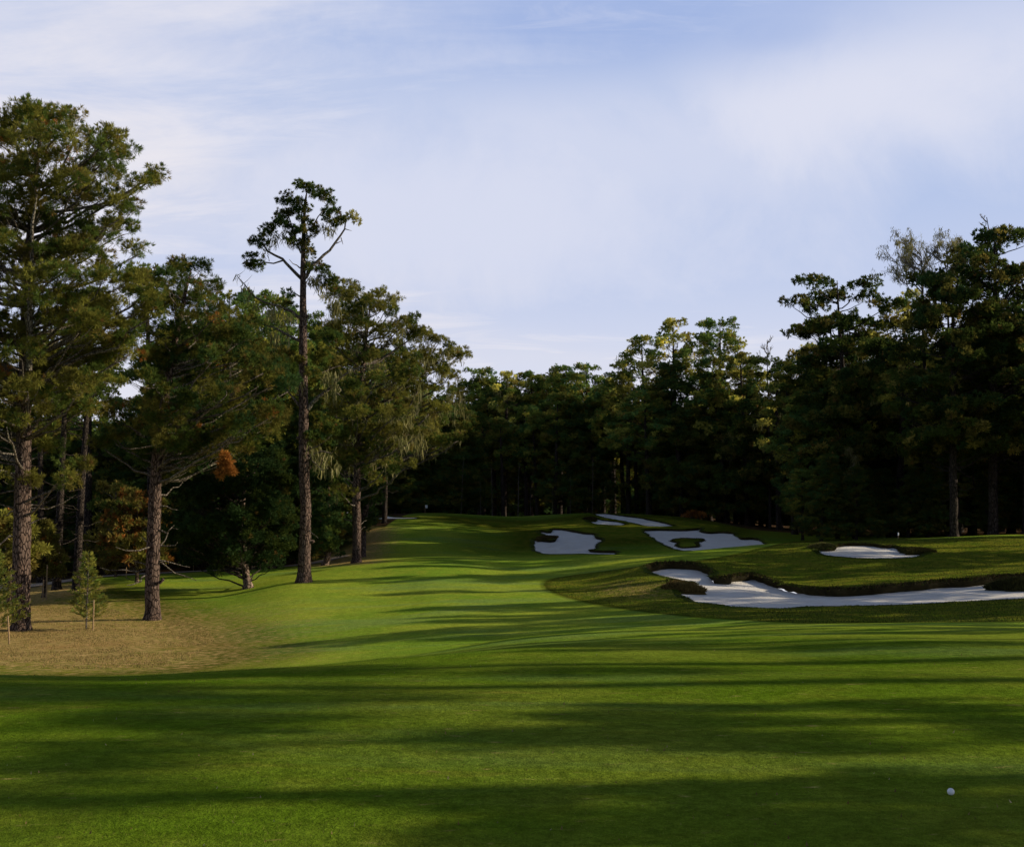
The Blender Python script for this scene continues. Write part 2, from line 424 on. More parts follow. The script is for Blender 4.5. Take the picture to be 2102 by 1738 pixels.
# fine zone takes the bunker outlines as edges; keep grid points off them
polys = [b['w'] for b in BK.values()]
keep = np.ones(len(X), bool)
for p in polys+[ISL]:
    m = near_box(X, Y_, p, 1)
    idx = np.where(m)[0]
    if len(idx):
        d = segdist(X[idx], Y_[idx], p); keep[idx[d < .16]] = False
X = X[keep]; Y_ = Y_[keep]
def cdt_mesh(px_, py_, outs):
    vs = [Vector((float(a), float(b))) for a, b in zip(px_, py_)]; ed = []
    for p in outs:
        o = len(vs); n = len(p)
        vs += [Vector((float(a), float(b))) for a, b in p]
        ed += [(o+i, o+(i+1) % n) for i in range(n)]
    v, e, f, ov, oe, of = delaunay_2d_cdt(vs, ed, [], 0, 1e-5)
    return np.array([(q.x, q.y) for q in v]), np.array([t for t in f if len(t) == 3], np.int32)
V2, F2 = cdt_mesh(X, Y_, polys+[ISL])
cx = V2[F2].mean(1)
drop = np.zeros(len(F2), bool)
for p in polys:
    m = near_box(cx[:, 0], cx[:, 1], p, 1); i = np.where(m)[0]
    drop[i] ^= pip(cx[i, 0], cx[i, 1], p)
i = np.where(near_box(cx[:, 0], cx[:, 1], ISL, 1))[0]
drop[i] &= ~pip(cx[i, 0], cx[i, 1], ISL)
F2 = F2[~drop]
# orientation up
a, b_, c_ = V2[F2[:, 0]], V2[F2[:, 1]], V2[F2[:, 2]]
cr = (b_[:, 0]-a[:, 0])*(c_[:, 1]-a[:, 1])-(b_[:, 1]-a[:, 1])*(c_[:, 0]-a[:, 0])
F2[cr < 0] = F2[cr < 0][:, ::-1]
ZV = zfun(V2[:, 0], V2[:, 1])
ZV += (fbm(V2[:, 0], V2[:, 1], 60, 77)-.5)*14*np.clip((V2[:, 1]-200)/200, 0, 1)
def soft(poly, w):
    x, y = V2[:, 0], V2[:, 1]
    m = near_box(x, y, poly, 3*w); r = np.zeros(len(x)); i = np.where(m)[0]
    d = segdist(x[i], y[i], poly); s = np.where(pip(x[i], y[i], poly), 1, -1)
    r[i] = np.clip(.5+.5*s*d/w, 0, 1); return r
def lay_s(pix, y0=5, step=1.0): return lay(pix, y0, step, 0)
DRY = lay_s([(-330,1240),(0,1222),(60,1225),(140,1238),(230,1250),(300,1275),(360,1272),(430,1290),(440,1318),(400,1350),(330,1370),(140,1373),(0,1366),(-330,1362)], 26)
DRY2 = lay_s([(735,1085),(790,1080),(800,1100),(785,1130),(768,1156),(690,1160),(630,1164),(650,1150),(700,1130)], 66)
DRY3 = lay_s([(1230,1200),(1300,1192),(1375,1205),(1380,1225),(1300,1228),(1240,1222)], 45)
DRY4 = lay_s([(-300,1200),(60,1192),(200,1205),(120,1222),(0,1240),(-300,1250)], 60)
ROUGH = lay_s([(1345,1165),(1300,1164),(1240,1172),(1180,1180),(1130,1188),(1112,1197),(1125,1211),(1160,1225),(1230,1241),(1330,1256),(1430,1266),(1560,1274),(1660,1279),(1900,1277),(2400,1272),(2400,1090),(2100,1100),(1900,1106),(1700,1108),(1620,1112),(1500,1140)], 34)
ROUGH2 = lay_s([(820,1062),(850,1064),(1000,1090),(1000,1132),(1100,1133),(1570,1112),(1600,1090),(1400,1060),(1210,1050),(1100,1065),(1000,1062),(900,1054)], 80)
ROUGH3 = lay_s([(-300,1200),(200,1195),(330,1220),(470,1300),(560,1345),(430,1378),(200,1388),(-300,1388)], 26)
dry = np.clip(soft(DRY, 6.5)+soft(DRY2, 2)+.55*soft(DRY3, 2)+soft(DRY4, 2), 0, 1)
rough = np.maximum(np.maximum(soft(ROUGH, .4), .8*soft(ROUGH2, 7)), .9*soft(ROUGH3, 3))
# forest floor: beyond the mown land
xx, yy = V2[:, 0], V2[:, 1]; uu = xx/np.maximum(yy, 4)
edge = np.interp(uu, [-1, -.36, -.30, -.22, -.15, -.12, -.09, -.05, .05, .12, .2, .3, .45, 1], [60, 80, 84, 84, 86, 92, 122, 133, 135, 132, 112, 102, 96, 60])
fl = np.clip((yy-edge)/3, 0, 1); fl = np.maximum(fl, np.clip((xx-34)/4, 0, 1)); fl = np.maximum(fl, np.clip((-xx-38)/5, 0, 1))
fl = fl*(1-soft(DRY2, 3))
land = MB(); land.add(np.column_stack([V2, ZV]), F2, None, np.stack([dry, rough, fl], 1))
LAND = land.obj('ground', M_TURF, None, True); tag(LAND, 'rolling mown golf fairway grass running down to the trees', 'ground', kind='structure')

# ------------------------------------------------------------------ sand
SANDN = {'main': 'large winding white sand bunker at the front with dark grass lip', 'upper': 'small oval white bunker between two grass noses on the upper right bank',
 'left': 'white two-lobed sand bunker left of the others with a sunlit band', 'island': 'broad shaded white bunker holding a grass island', 'back': 'long thin pale bunker strip highest on the far bank',
 'backleft': 'short thin sand strip just below the highest bunker', 'far': 'tiny bright white bunker at the far left end of the fairway'}
for k, b in BK.items():
    p = b['w']; x0, y0 = p.min(0); x1, y1 = p.max(0)
    st = .35
    A, B = np.meshgrid(np.arange(x0, x1, st), np.arange(y0, y1, st)); A = A.ravel(); B = B.ravel()
    ins = pip(A, B, p); A = A[ins]; B = B[ins]
    d = segdist(A, B, p); ok = d > .12
    A = A[ok]; B = B[ok]
    outs = [p]+([ISL] if k == 'island' else [])
    if k == 'island':
        ok = (~pip(A, B, ISL)) & (segdist(A, B, ISL) > .1); A = A[ok]; B = B[ok]
    v, f = cdt_mesh(A, B, outs); c = v[f].mean(1); kp = pip(c[:, 0], c[:, 1], p)
    if k == 'island': kp &= ~pip(c[:, 0], c[:, 1], ISL)
    f = f[kp]
    cr = (v[f[:, 1], 0]-v[f[:, 0], 0])*(v[f[:, 2], 1]-v[f[:, 0], 1])-(v[f[:, 1], 1]-v[f[:, 0], 1])*(v[f[:, 2], 0]-v[f[:, 0], 0])
    f[cr < 0] = f[cr < 0][:, ::-1]
    dd = segdist(v[:, 0], v[:, 1], p); dl = segdist(v[:, 0], v[:, 1], p, True, b['lip'] > .5)
    lh = LIPH[k]
    z = zbase(v[:, 0], v[:, 1]) - .02 - .05*np.clip(dd/1.0, 0, 1) - lh*.45*np.exp(-(dl/1.6)**2) + (fbm(v[:, 0], v[:, 1], 1.6, 4)-.5)*.08
    # the rim itself meets the turf, just under it, then drops
    s = MB(); s.add(np.column_stack([v, z]), f); o = s.obj('sand_bunker', M_SAND, None, True)
    tag(o, SANDN[k], 'sand bunker', 'white sand bunkers', 'structure')

# turf walls: from lip edge down into the sand
def lip_wall(name, p, no, zt_fn, hgt, label):
    mb = MB(); rg = np.random.default_rng(len(p)); n = len(p)
    zt = zt_fn(p[:, 0], p[:, 1]); rows = []
    rough_ = (fbm(p[:, 0], p[:, 1], .7, 8)-.5)
    for off, dz in ((-.22, -.02), (-.05, .03), (.07, .02), (.10, -.18), (.04, -.55), (-.02, -1.0)):
        q = p - no*(off+rough_*.18)[:, None] if isinstance(off, np.ndarray) else p - no*((off+rough_*.2)[:, None])
        z = zt + dz*hgt/.4 + rough_*.06
        rows.append(np.column_stack([q, z]))
    v = np.concatenate(rows); R = len(rows); i = np.arange(n); j = (i+1) % n; f = []
    for r in range(R-1): f.append(np.stack([r*n+i, r*n+j, (r+1)*n+j, (r+1)*n+i], 1))
    hv = np.broadcast_to(np.asarray(hgt, float), (n,)); hi = np.clip((hv-.08)/.18, 0, 1)
    c = np.concatenate([np.array([.065, .085, .010])*(1-hi[:, None]*.6) if r < 2 else np.tile([.030, .024, .010], (n, 1)) for r in range(R)])*(.7+.6*rg.random((len(v), 1)))  # lower rows: brown face with the shade under the overhang in its colour
    mb.add(v, None, np.concatenate(f), c)
    # blades hanging over and standing up
    m = n*46; t = rg.random(m)*n; a = t.astype(int) % n; fr = (t-t.astype(int))[:, None]
    base = p[a]*(1-fr)+p[(a+1) % n]*fr
    nn = no[a]; off = rg.normal(-.02, .10, m)
    base = base - nn*off[:, None]
    h = np.array(hgt)[a] if np.ndim(hgt) else np.full(m, hgt)
    bz = np.interp(t, np.arange(n+1), np.append(zt, zt[0])) - np.clip(off, 0, 1)*h*.8 - .02
    L = (.06+.16*rg.random(m))*(.3+h*1.9)*(1 if p[:, 1].mean() < 75 else .7)
    dirv = np.column_stack([-nn*(rg.normal(.35, .5, m))[:, None]+rg.normal(0, .35, (m, 2)), .9-1.2*(off > .12)*rg.random(m)])
    dirv /= np.linalg.norm(dirv, axis=1)[:, None]
    b3 = np.column_stack([base, bz]); tip = b3+dirv*L[:, None]
    side = np.column_stack([rg.normal(0, 1, m), rg.normal(0, .4, m), np.zeros(m)]); side /= np.linalg.norm(side, axis=1)[:, None]; side *= .022+.02*rg.random((m, 1))
    v = np.stack([b3-side, b3+side, tip], 1).reshape(-1, 3)
    pal = np.array([[.055, .048, .014], [.09, .055, .022], [.04, .05, .012], [.13, .095, .04], [.028, .024, .010]])
    cb = pal[rg.integers(0, 5, m)]; gr = (rg.random(m) > hi[a]*.85+.05)[:, None]; cb = np.where(gr, np.array([.075, .10, .012]), cb)
    c = np.repeat(cb*(.6+.7*rg.random((m, 1))), 3, 0)
    mb.add(v, np.arange(3*m).reshape(-1, 3), None, c)
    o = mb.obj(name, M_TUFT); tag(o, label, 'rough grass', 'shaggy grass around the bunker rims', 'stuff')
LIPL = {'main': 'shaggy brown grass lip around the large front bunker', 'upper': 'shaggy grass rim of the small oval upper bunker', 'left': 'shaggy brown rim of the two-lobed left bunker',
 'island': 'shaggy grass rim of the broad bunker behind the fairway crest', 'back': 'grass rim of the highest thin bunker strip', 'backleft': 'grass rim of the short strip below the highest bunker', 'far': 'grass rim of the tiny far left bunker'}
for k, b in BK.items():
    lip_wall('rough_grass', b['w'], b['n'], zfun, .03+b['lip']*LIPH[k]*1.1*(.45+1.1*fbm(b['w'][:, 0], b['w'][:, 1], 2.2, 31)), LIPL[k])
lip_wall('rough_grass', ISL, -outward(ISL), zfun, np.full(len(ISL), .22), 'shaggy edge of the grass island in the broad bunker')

# grass noses: humps of rough pushing into the sand
def mound(px, py, rx, ry, hh, label, col, y0=38, rot=0, n=5000):
    g = ground(px, py, y0); mb = MB(); rg = np.random.default_rng(int(px))
    A, B = np.meshgrid(np.linspace(0, 1, 9), np.linspace(0, 2*math.pi, 28, endpoint=False), indexing='ij')
    cr_, sr_ = math.cos(rot), math.sin(rot)
    def prof(a, th):
        ex = 1+.22*np.sin(th*3+px)+.15*np.sin(th*5+1)
        lx = a*rx*np.cos(th)*ex; ly = a*ry*np.sin(th)*ex
        x = g[0]+lx*cr_-ly*sr_; y = g[1]+lx*sr_+ly*cr_
        return x, y, zbase(x, y)+hh*np.clip(1-a**2.6, 0, 1)*(.8+.4*fbm(x, y, .5, 3))-.12*(a >= 1)
    x, y, z = prof(A, B); v = np.stack([x, y, z], -1).reshape(-1, 3); f = []
    for r in range(8):
        for q in range(28): f.append((r*28+q, r*28+(q+1) % 28, (r+1)*28+(q+1) % 28, (r+1)*28+q))
    mb.add(v-np.array([g[0], g[1], g[2]]), None, f, np.array(col)*.6)
    a = np.sqrt(rg.random(n)); th = rg.random(n)*2*math.pi; x, y, z = prof(a, th); b3 = np.stack([x, y, z], 1)-g
    d = np.stack([np.cos(th)*.5+rg.normal(0, .4, n), np.sin(th)*.5+rg.normal(0, .4, n), .8*np.ones(n)], 1); d /= np.linalg.norm(d, axis=1)[:, None]
    s = np.stack([rg.normal(0, 1, n), rg.normal(0, 1, n), np.zeros(n)], 1)*.025
    v = np.stack([b3-s, b3+s, b3+d*(.1+.13*rg.random((n, 1)))], 1).reshape(-1, 3)
    mb.add(v, np.arange(3*n).reshape(-1, 3), None, np.repeat(np.array(col)*(.45+1.1*rg.random((n, 1))), 3, 0))
    o = mb.obj('grass_mound', M_TUFT); o.location = g; tag(o, label, 'grass mound', 'grass noses in the bunkers')
mound(1400, 1202, .62, 1.1, .24, 'brown grass nose poking into the front bunker from its left end', (.16, .11, .035), rot=.5)
mound(2092, 1206, 1.1, .9, .32, 'dark grass nose in the front bunker at the right edge of the photo', (.05, .05, .016))
mound(1688, 1123, .8, .6, .2, 'pale grass nose on the left side of the upper oval bunker', (.13, .12, .035), 60)
mound(1880, 1131, .9, .6, .2, 'dark grass nose on the right side of the upper oval bunker', (.08, .075, .024), 60)
mound(1120, 1105, .8, 1.1, .14, 'dark brown grass tongue between the lobes of the left bunker', (.11, .08, .028), 85, n=4000)
mound(1212, 1066, .6, 1.0, .15, 'brown tuft at the left tip of the short thin bunker', (.06, .045, .018), 100, n=3000)

# ------------------------------------------------------------------ path
def strip(name, pix, Ys, wid, mat, label, lift=.015):
    pts = []
    for (px, py), Y in zip(pix, Ys):
        pts.append(onland(px, Y)[:2])
    pts = densify(pts, 1.0, False); t = np.gradient(pts, axis=0); t /= np.linalg.norm(t, axis=1)[:, None]
    n = np.stack([-t[:, 1], t[:, 0]], 1); k = 5; rows = []
    for q in np.linspace(-.5, .5, k):
        p = pts+n*q*wid; rows.append(np.column_stack([p, zfun(p[:, 0], p[:, 1])+lift+.05*(1-4*q*q)]))
    v = np.concatenate(rows); m = len(pts); i = np.arange(m-1)
    f = [np.stack([r*m+i, r*m+i+1, (r+1)*m+i+1, (r+1)*m+i], 1) for r in range(k-1)]
    mb = MB(); mb.add(v, None, np.concatenate(f)); o = mb.obj(name, mat, None, True); tag(o, label, 'path', kind='structure')
strip('path', [(-300,1225),(0,1212),(140,1195),(250,1182),(400,1176),(520,1168),(620,1160),(700,1150)], [70,74,79,83,85,85,87,90], 2.4, M_PATH, 'pale gravel cart path running along the foot of the left trees', .05)

# ------------------------------------------------------------------ trees
G1 = np.array([.046, .064, .013]); G2 = np.array([.112, .108, .020]); G3 = np.array([.026, .048, .014])
OL = np.array([.125, .115, .025]); BR = np.array([.11, .065, .020]); OR = np.array([.20, .085, .020])
def tufts(mb, pos, ax, L, K, wid, col, rg, spread=.75):
    """needle brushes: K narrow kites fanning out of each point"""
    M = len(pos); L = np.broadcast_to(L, (M,))
    d = ax[:, None, :] + rg.normal(0, spread, (M, K, 3)); d /= np.linalg.norm(d, axis=2)[..., None]+1e-9
    r = rg.normal(0, 1, (M, K, 3)); s = np.cross(d, r); s /= np.linalg.norm(s, axis=2)[..., None]+1e-9
    l = (L[:, None]*(.7+.6*rg.random((M, K))))[..., None]; w = wid*(.7+.6*rg.random((M, K)))[..., None]
    o = pos[:, None, :]+d*l*.05
    mid = o+d*l*.55
    v = np.stack([o, mid-s*w, o+d*l, mid+s*w], 2).reshape(-1, 3)
    f = np.arange(M*K*4).reshape(-1, 4)
    c = np.repeat(col[:, None, :]*(.75+.5*rg.random((M, K, 1))), 4, 1).reshape(-1, 3)
    mb.add(v, None, f, c)
def sphere_dirs(n, rg):
    v = rg.normal(0, 1, (n, 3)); return v/np.linalg.norm(v, axis=1)[:, None]
def curve(a, b, sag=0.0, n=6, wob=.0, rg=None, up0=None):
    a = np.array(a, float); b = np.array(b, float); L = np.linalg.norm(b-a)
    c = a+(b-a)*.55 + np.array([0, 0, -sag*L])
    t = np.linspace(0, 1, n)[:, None]; p = (1-t)**2*a+2*t*(1-t)*c+t*t*b
    if wob and rg is not None:
        w = rg.normal(0, wob*L, (n, 3)); w[0] = 0; w[-1] = 0; p = p+w
    return p

def build_tree(name, trunk, rad, pads, seed=1, dens=1.0, tl=.34, K=9, wid=.045, pal=None, brown=.06, moss=0.0, limb=.10,
               sides=10, mat_need=None, mat_limb=None, mat_trunk=None, twig=1.0, dead=0, flat=.6, orange=0, topbias=.25, attach=.45, puff=.42, extra=None, low_dead=0, nolimb=False):
    """trunk: Nx3 local points, rad: radii. pads: (x,y,z,rx,rz) foliage masses carried by their own limbs"""
    rg = np.random.default_rng(seed); trunk = np.asarray(trunk, float)
    root = empty(name, (0, 0, 0))
    mt = MB(); mt_p = []
    n = 26; s = np.linspace(0, 1, n); ti = np.linspace(0, 1, len(trunk))
    tp = np.stack([np.interp(s, ti, trunk[:, i]) for i in range(3)], 1)
    for _ in range(2): tp[1:-1] = .25*tp[:-2]+.5*tp[1:-1]+.25*tp[2:]
    rr = np.interp(s, np.linspace(0, 1, len(rad)), rad)
    Ht = tp[-1, 2]
    rr[0] *= 1.35
    tp2 = np.concatenate([[tp[0]-[0, 0, .5]], [tp[0]], [tp[0]+[0, 0, .35*rad[0]*2]], tp[1:]]); rr2 = np.concatenate([[rr[0]*1.1], [rr[0]], [rad[0]*1.08], rr[1:]])
    tube(mt, tp2, rr2, sides, bump=.10, seed=seed)
    ml = MB(); mf = MB(); mm = MB()
    palette = pal if pal is not None else [G1, G2, G1, G3]
    palette = np.array(palette)
    def at_h(z):
        z = np.clip(z, tp[0, 2], tp[-1, 2]); return np.array([np.interp(z, tp[:, 2], tp[:, i]) for i in range(3)]), np.interp(z, tp[:, 2], rr)
    P_, A_, C_, LL = [], [], [], []
    for (x, y, z, rx, rz) in pads:
        c = np.array([x, y, z])
        hd = 1e9; 
        for _ in range(2):
            q, _r = at_h(z); hd = math.hypot(x-q[0], y-q[1])
        q, qr = at_h(z-attach*hd-.2*rz)
        L = np.linalg.norm(c-q)
        if nolimb:
            end = np.array([c-[0, 0, rz*.5], c]); r0 = .05
        elif L > .5:
            p = curve(q, c+np.array([0, 0, -rz*.25]), .10 if z > q[2] else -.1, 7, .018, rg)
            r0 = min(qr*.62, limb*(.25+.11*L)*.62+.012)
            tube(ml, p, np.linspace(r0, r0*.32, 7), 6)
            end = p
        else: end = np.array([q, c]); r0 = .03
        # puffs on the shell of the pad
        ns = max(4, int(3.4*dens*(rx*rx+rx*rz)*(.42/puff)**2))
        d = sphere_dirs(ns, rg); d[:, 2] = np.where(rg.random(ns) < .72, np.abs(d[:, 2]), d[:, 2])
        rad_ = .45+.6*rg.random(ns)**.6
        sc_ = c+d*np.array([rx, rx, rz])*rad_[:, None]
        keep_t = max(1, int(ns*.55*twig))
        for k in range(min(ns, keep_t)):
            e = end[rg.integers(max(1, len(end)-4), len(end))]
            pp = curve(e, sc_[k]-[0, 0, puff*.3], .12, 4, .03, rg)
            tube(ml, pp, np.linspace(max(.012, r0*.22), .008, 4), 3, cap=False)
        m = int(16*(puff/.42)**1.2)
        dd = sphere_dirs(ns*m, rg).reshape(ns, m, 3); dd[..., 2] = dd[..., 2]*.85+.35
        pr = puff*(.7+.6*rg.random((ns, 1, 1)))
        pos = sc_[:, None, :]+dd*pr*np.array([1, 1, .8])*(.35+.6*rg.random((ns, m, 1))**.7)
        ax = dd*.8+np.array([0, 0, topbias])+.25*d[:, None, :]
        base = palette[rg.integers(0, len(palette), ns)]
        u_ = rg.random(ns)
        under = (d[:, 2] < .1)
        base = np.where(((u_ < brown*(1+2*under)))[:, None], OL*.6+BR*.5*rg.random((ns, 1)), base)
        col = np.repeat(base[:, None, :], m, 1)
        if orange: col = np.where((rg.random(ns) < orange*1.8)[:, None, None] & (rg.random((ns, m, 1)) < .6), OR*.8, col)
        stray = rg.random((ns, m, 1)) < .012
        col = np.where(stray, BR*.9, col)*(.75+.5*rg.random((ns, m, 1)))
        P_.append(pos.reshape(-1, 3)); A_.append(ax.reshape(-1, 3)); C_.append(col.reshape(-1, 3))
        if moss and rg.random() < moss*2:
            nm = int(moss*9*rx*rx)+1
            for _ in range(nm):
                o = c+sphere_dirs(1, rg)[0]*np.array([rx, rx, rz*.6])*.95-[0, 0, rz*.2]
                hang(mm, o, rg, .3+.7*rg.random()**2)
    pos = np.concatenate(P_); ax = np.concatenate(A_); col = np.concatenate(C_)
    tufts(mf, pos, ax, tl, K, wid, col, rg, .6)
    if dead:
        for _ in range(dead):
            z = Ht*(.12+.75*rg.random()); q, qr = at_h(z); a = rg.random()*6.28; L = .5+1.8*rg.random()
            tube(ml, curve(q, q+np.array([math.cos(a)*L, math.sin(a)*L, rg.normal(.1, .3)*L]), .1, 5, .05, rg), np.linspace(.05, .012, 5), 4)
    if extra: extra(mt, ml, mf, mm, rg, at_h)
    mt.obj('trunk', mat_trunk or M_BARK, root, True)
    if ml.n: ml.obj('branches', mat_limb or M_GREY, root, True)
    mf.obj('crown', mat_need or M_NEED, root)
    if mm.n: mm.obj('hanging_lichen', M_MOSS, root)
    return root
MC = np.array([[.30, .27, .10], [.22, .21, .08], [.36, .32, .15], [.16, .17, .06]])
def hang(mm, o, rg, L, n=None):
    n = n or int(6+rg.integers(0, 7))
    b = o+rg.normal(0, .12, (n, 3)); w = .010+.018*rg.random(n); l = L*(.4+.6*rg.random(n))
    a = rg.random(n)*6.28; s = np.stack([np.cos(a), np.sin(a), 0*a], 1)*w[:, None]
    j = rg.normal(0, .09, (n, 3)); tj = rg.normal(0, .10, (n, 3)); mid = b-np.stack([0*l, 0*l, l*.5], 1)+j; tip = b-np.stack([0*l, 0*l, l], 1)+tj
    v = np.stack([b-s, b+s, mid+s*1.2, mid-s*1.2, tip], 1).reshape(-1, 3)
    i = np.arange(n)*5
    f4 = np.stack([i, i+1, i+2, i+3], 1); f3 = np.stack([i+3, i+2, i+4], 1)
    c = np.repeat(MC[rg.integers(0, 4, n)], 5, 0)
    mm.add(v, f3, f4, c)

def place(root, loc, rz=0, label=None, cat='tree', group=None):
    root.location = loc; root.rotation_euler = (0, 0, rz); tag(root, label, cat, group); return root

def px_pads(base, lst, Y, seed, jit=1.0):
    """pads listed by where they show: (px, py, radius px, flatness[, depth]) -> local metres"""
    rg = np.random.default_rng(seed); out = []
    for t in lst:
        px, py, r = t[:3]; fl = t[3] if len(t) > 3 else .6; dd = t[4] if len(t) > 4 else rg.normal(0, jit)
        p = P(px, py, Y+dd); k = (Y+dd)/FPX
        out.append((*(p-base), r*k, r*k*fl))
    return out
def px_trunk(base, lst, Y):
    return [np.zeros(3)]+[P(a, b, Y)-base for a, b in lst]
def fill_outline(outline, y0, y1, r, base, Y, seed, depth, fl=.55, step=1.45, jx=.35):
    """fill a crown outline [(py, left px, right px)] with overlapping pads through its depth"""
    rg = np.random.default_rng(seed); out = []
    k = Y/FPX; py = y0
    ys = [o[0] for o in outline]; ls = [o[1] for o in outline]; rs = [o[2] for o in outline]
    while py <= y1:
        l = np.interp(py, ys, ls); rt = np.interp(py, ys, rs)
        x = l+r*.7
        if rt-l < 1.4*r: x = (l+rt)/2
        while x <= max(rt-r*.6, (l+rt)/2+1):
            half = max((rt-l)/2, 1); q = (x-(l+rt)/2)/half; dm = depth*math.sqrt(max(0, 1-q*q*.9))
            nlay = 2 if dm > 1.6 else 1
            for _ in range(nlay):
                dd = rg.uniform(-dm, dm) if nlay == 2 else rg.normal(0, .4)
                rr_ = r*(.75+.5*rg.random())
                p = P(x+rg.normal(0, r*jx), py+rg.normal(0, r*.3), Y+dd)-base
                out.append((*p, rr_*k, rr_*k*fl))
            x += r*step
        py += r*step*.82
    return out

# --- hero: big left pine
b0 = ground(42, 1293, 40)
out = [(228,60,150),(262,-20,165),(300,-90,225),(360,-170,265),(375,-190,330),(400,-200,300),(470,-220,290),(560,-230,285),(640,-240,305),(740,-240,320),(810,-240,250),(880,-240,150),(960,-230,110),(1030,-230,40)]
YB = b0[1]
pads = fill_outline(out, 250, 860, 44, b0, YB, 11, 3.6, .6, 1.5)
pads += px_pads(b0, [(92,240,22,.9),(130,252,20,.9),(40,262,26,.8),(20,290,30),(322,362,13),(300,375,18),(270,385,24),(205,300,24,.8),(240,330,26),(255,478,24),(285,520,16),(300,610,30),(310,650,24),
   (60,905,40,.45),(-10,880,50,.4),(120,985,34,.4),(20,990,45,.35),(160,960,26,.4),(60,820,50,.5),(170,840,30,.5),(-60,1000,50,.4),(95,925,30,.45),(-80,900,50,.4)], YB, 5, 1.2)
def ex0(mt, ml, mf, mm, rg, at_h):
    # pale bare leader in front of the crown
    pts = [P(60, 760, YB-1.6)-b0, P(61, 640, YB-2.0)-b0, P(65, 540, YB-2.4)-b0, P(66, 460, YB-2.8)-b0, P(76, 400, YB-3.2)-b0]
    tube(ml, pts, [.13, .10, .08, .06, .03], 6)
    for a, b in (((76,402),(60,362)),((78,398),(90,360)),((66,462),(84,455)),((63,560),(82,548)),((64,610),(40,596)),((64,690),(86,680))):
        tube(ml, curve(P(*a, YB-3.1)-b0, P(*b, YB-3.3)-b0, .1, 4), [.04, .03, .02, .01], 4)
T0 = build_tree('pine_tree', px_trunk(b0, [(44,1160),(46,1000),(50,850),(52,700),(58,520),(75,330),(88,250)], YB), [.37, .35, .33, .28, .22, .17, .10, .04], pads, 21, 1.9, .20, 22, .011,
   brown=.06, orange=.006, dead=40, sides=16, limb=.14, extra=ex0, pal=[G1, G2, G1, G2*.8, OL*.7])
place(T0, b0, 0, 'tallest and nearest pine at the left edge with a huge dense crown')
# --- hero: second pine, trunk at 312
b1 = ground(313, 1271, 40); Y1 = b1[1]
out = [(545,345,420),(600,315,448),(650,300,470),(700,325,545),(740,300,600),(800,290,605),(850,300,608),(900,275,560),(940,290,520),(985,300,480)]
pads = fill_outline(out, 565, 940, 36, b1, Y1, 31, 3.0, .6, 1.5)
pads += px_pads(b1, [(375,548,16,.9),(408,552,14,.9),(345,575,16,.9),(432,590,16,.8),(265,870,28,.5),(240,900,22,.45),(225,850,24,.5),(375,985,26,.7),(390,960,24,.7),(300,955,20,.7),(480,700,40),(540,760,42),(560,850,34),(440,900,36),(590,800,30),(350,830,40),(210,915,18,.4)], Y1, 6, 1.0)
def ex1(mt, ml, mf, mm, rg, at_h):
    for px_, py_, r in ((462,935,9),(457,950,8),(464,962,9),(452,972,6),(476,968,8),(470,948,7)):
        c = P(px_, py_, Y1-1.5)-b1; n = 26; d = sphere_dirs(n, rg)
        tufts(mf, c+d*r*Y1/FPX*rg.random((n, 1)), d, .2, 12, .018, np.tile(OR, (n, 1))*(.7+.7*rg.random((n, 1))), rg)
    q, r = at_h(7.0); tube(ml, curve(q, P(462, 935, Y1-1.5)-b1, .15, 7, .02, rg), np.linspace(.06, .015, 7), 5)
    g = P(338, 1158, Y1)-b1
    tube(mt, [P(330,1195,Y1)-b1+[.0,-.2,0], P(334,1190,Y1)-b1+[.12,-.3,.05]], [.09, .07], 8)
T1 = build_tree('pine_tree', px_trunk(b1, [(313,1180),(316,1080),(320,960),(332,860),(355,720),(380,600),(392,555)], Y1), [.33, .31, .28, .26, .20, .14, .08, .03], pads, 41, 1.9, .20, 22, .011,
   brown=.06, orange=.012, dead=26, sides=16, extra=ex1, limb=.13, pal=[G1, G2, G1, G3, OL*.6])
place(T1, b1, 0, 'pine with a straight bare trunk and ragged crown beside the sapling')
# --- hero: tall lone pine
b2 = ground(624, 1195, 50); Y2 = b2[1]
pads = px_pads(b2, [
 (630,386,14,.6),(650,392,13,.6),(612,382,9,.6),(668,400,9,.7),(655,408,11,.6),(680,420,11,.6),(592,408,11,.8),(582,418,10,.8),(598,420,9,.8),(620,432,15,.6),(605,440,13,.6),(575,442,7,.9),(588,444,6,.9),(612,418,8,.7),
 (666,438,9,.8),(676,450,10,.8),(690,440,7,.7),(680,462,8,.9),(574,462,13,.7),(560,470,12,.7),(545,480,12,.8),(532,490,10,.9),(525,500,9,.9),(540,505,9,.8),(590,470,8,.8),(605,485,12,.7),(622,478,12,.7),(638,468,11,.8),(630,495,11,.8),(616,505,12,.7),(598,498,9,.7),(644,478,7,.8),
 (512,533,11,.9),(520,548,11,.9),(532,548,10,.8),(508,548,8,.8),(632,520,8,.9),(637,538,9,1.),(640,555,9,.8),(665,560,12,.8),(675,572,12,.8),(685,580,10,.8),(690,600,7,1.2),(672,590,8,.9),(660,550,8,.8),(588,610,11,.9),(592,628,10,.9),
 (584,462,9,.8),(625,455,10,.8),(640,405,8,.7),(700,455,5,.7)], Y2, 7, .35)
pads += px_pads(b2, [(672,690,16,.7),(690,700,16,.6),(655,735,24,.6),(680,745,20,.6),(640,770,14,.6),(610,745,16,.6),(720,795,20,.6),(735,800,16,.6),(650,865,24,.7),(625,880,22,.8),(680,885,20,.7),(640,905,22,.7),(600,890,16,.7),(655,830,18,.6)], Y2, 8, .8)
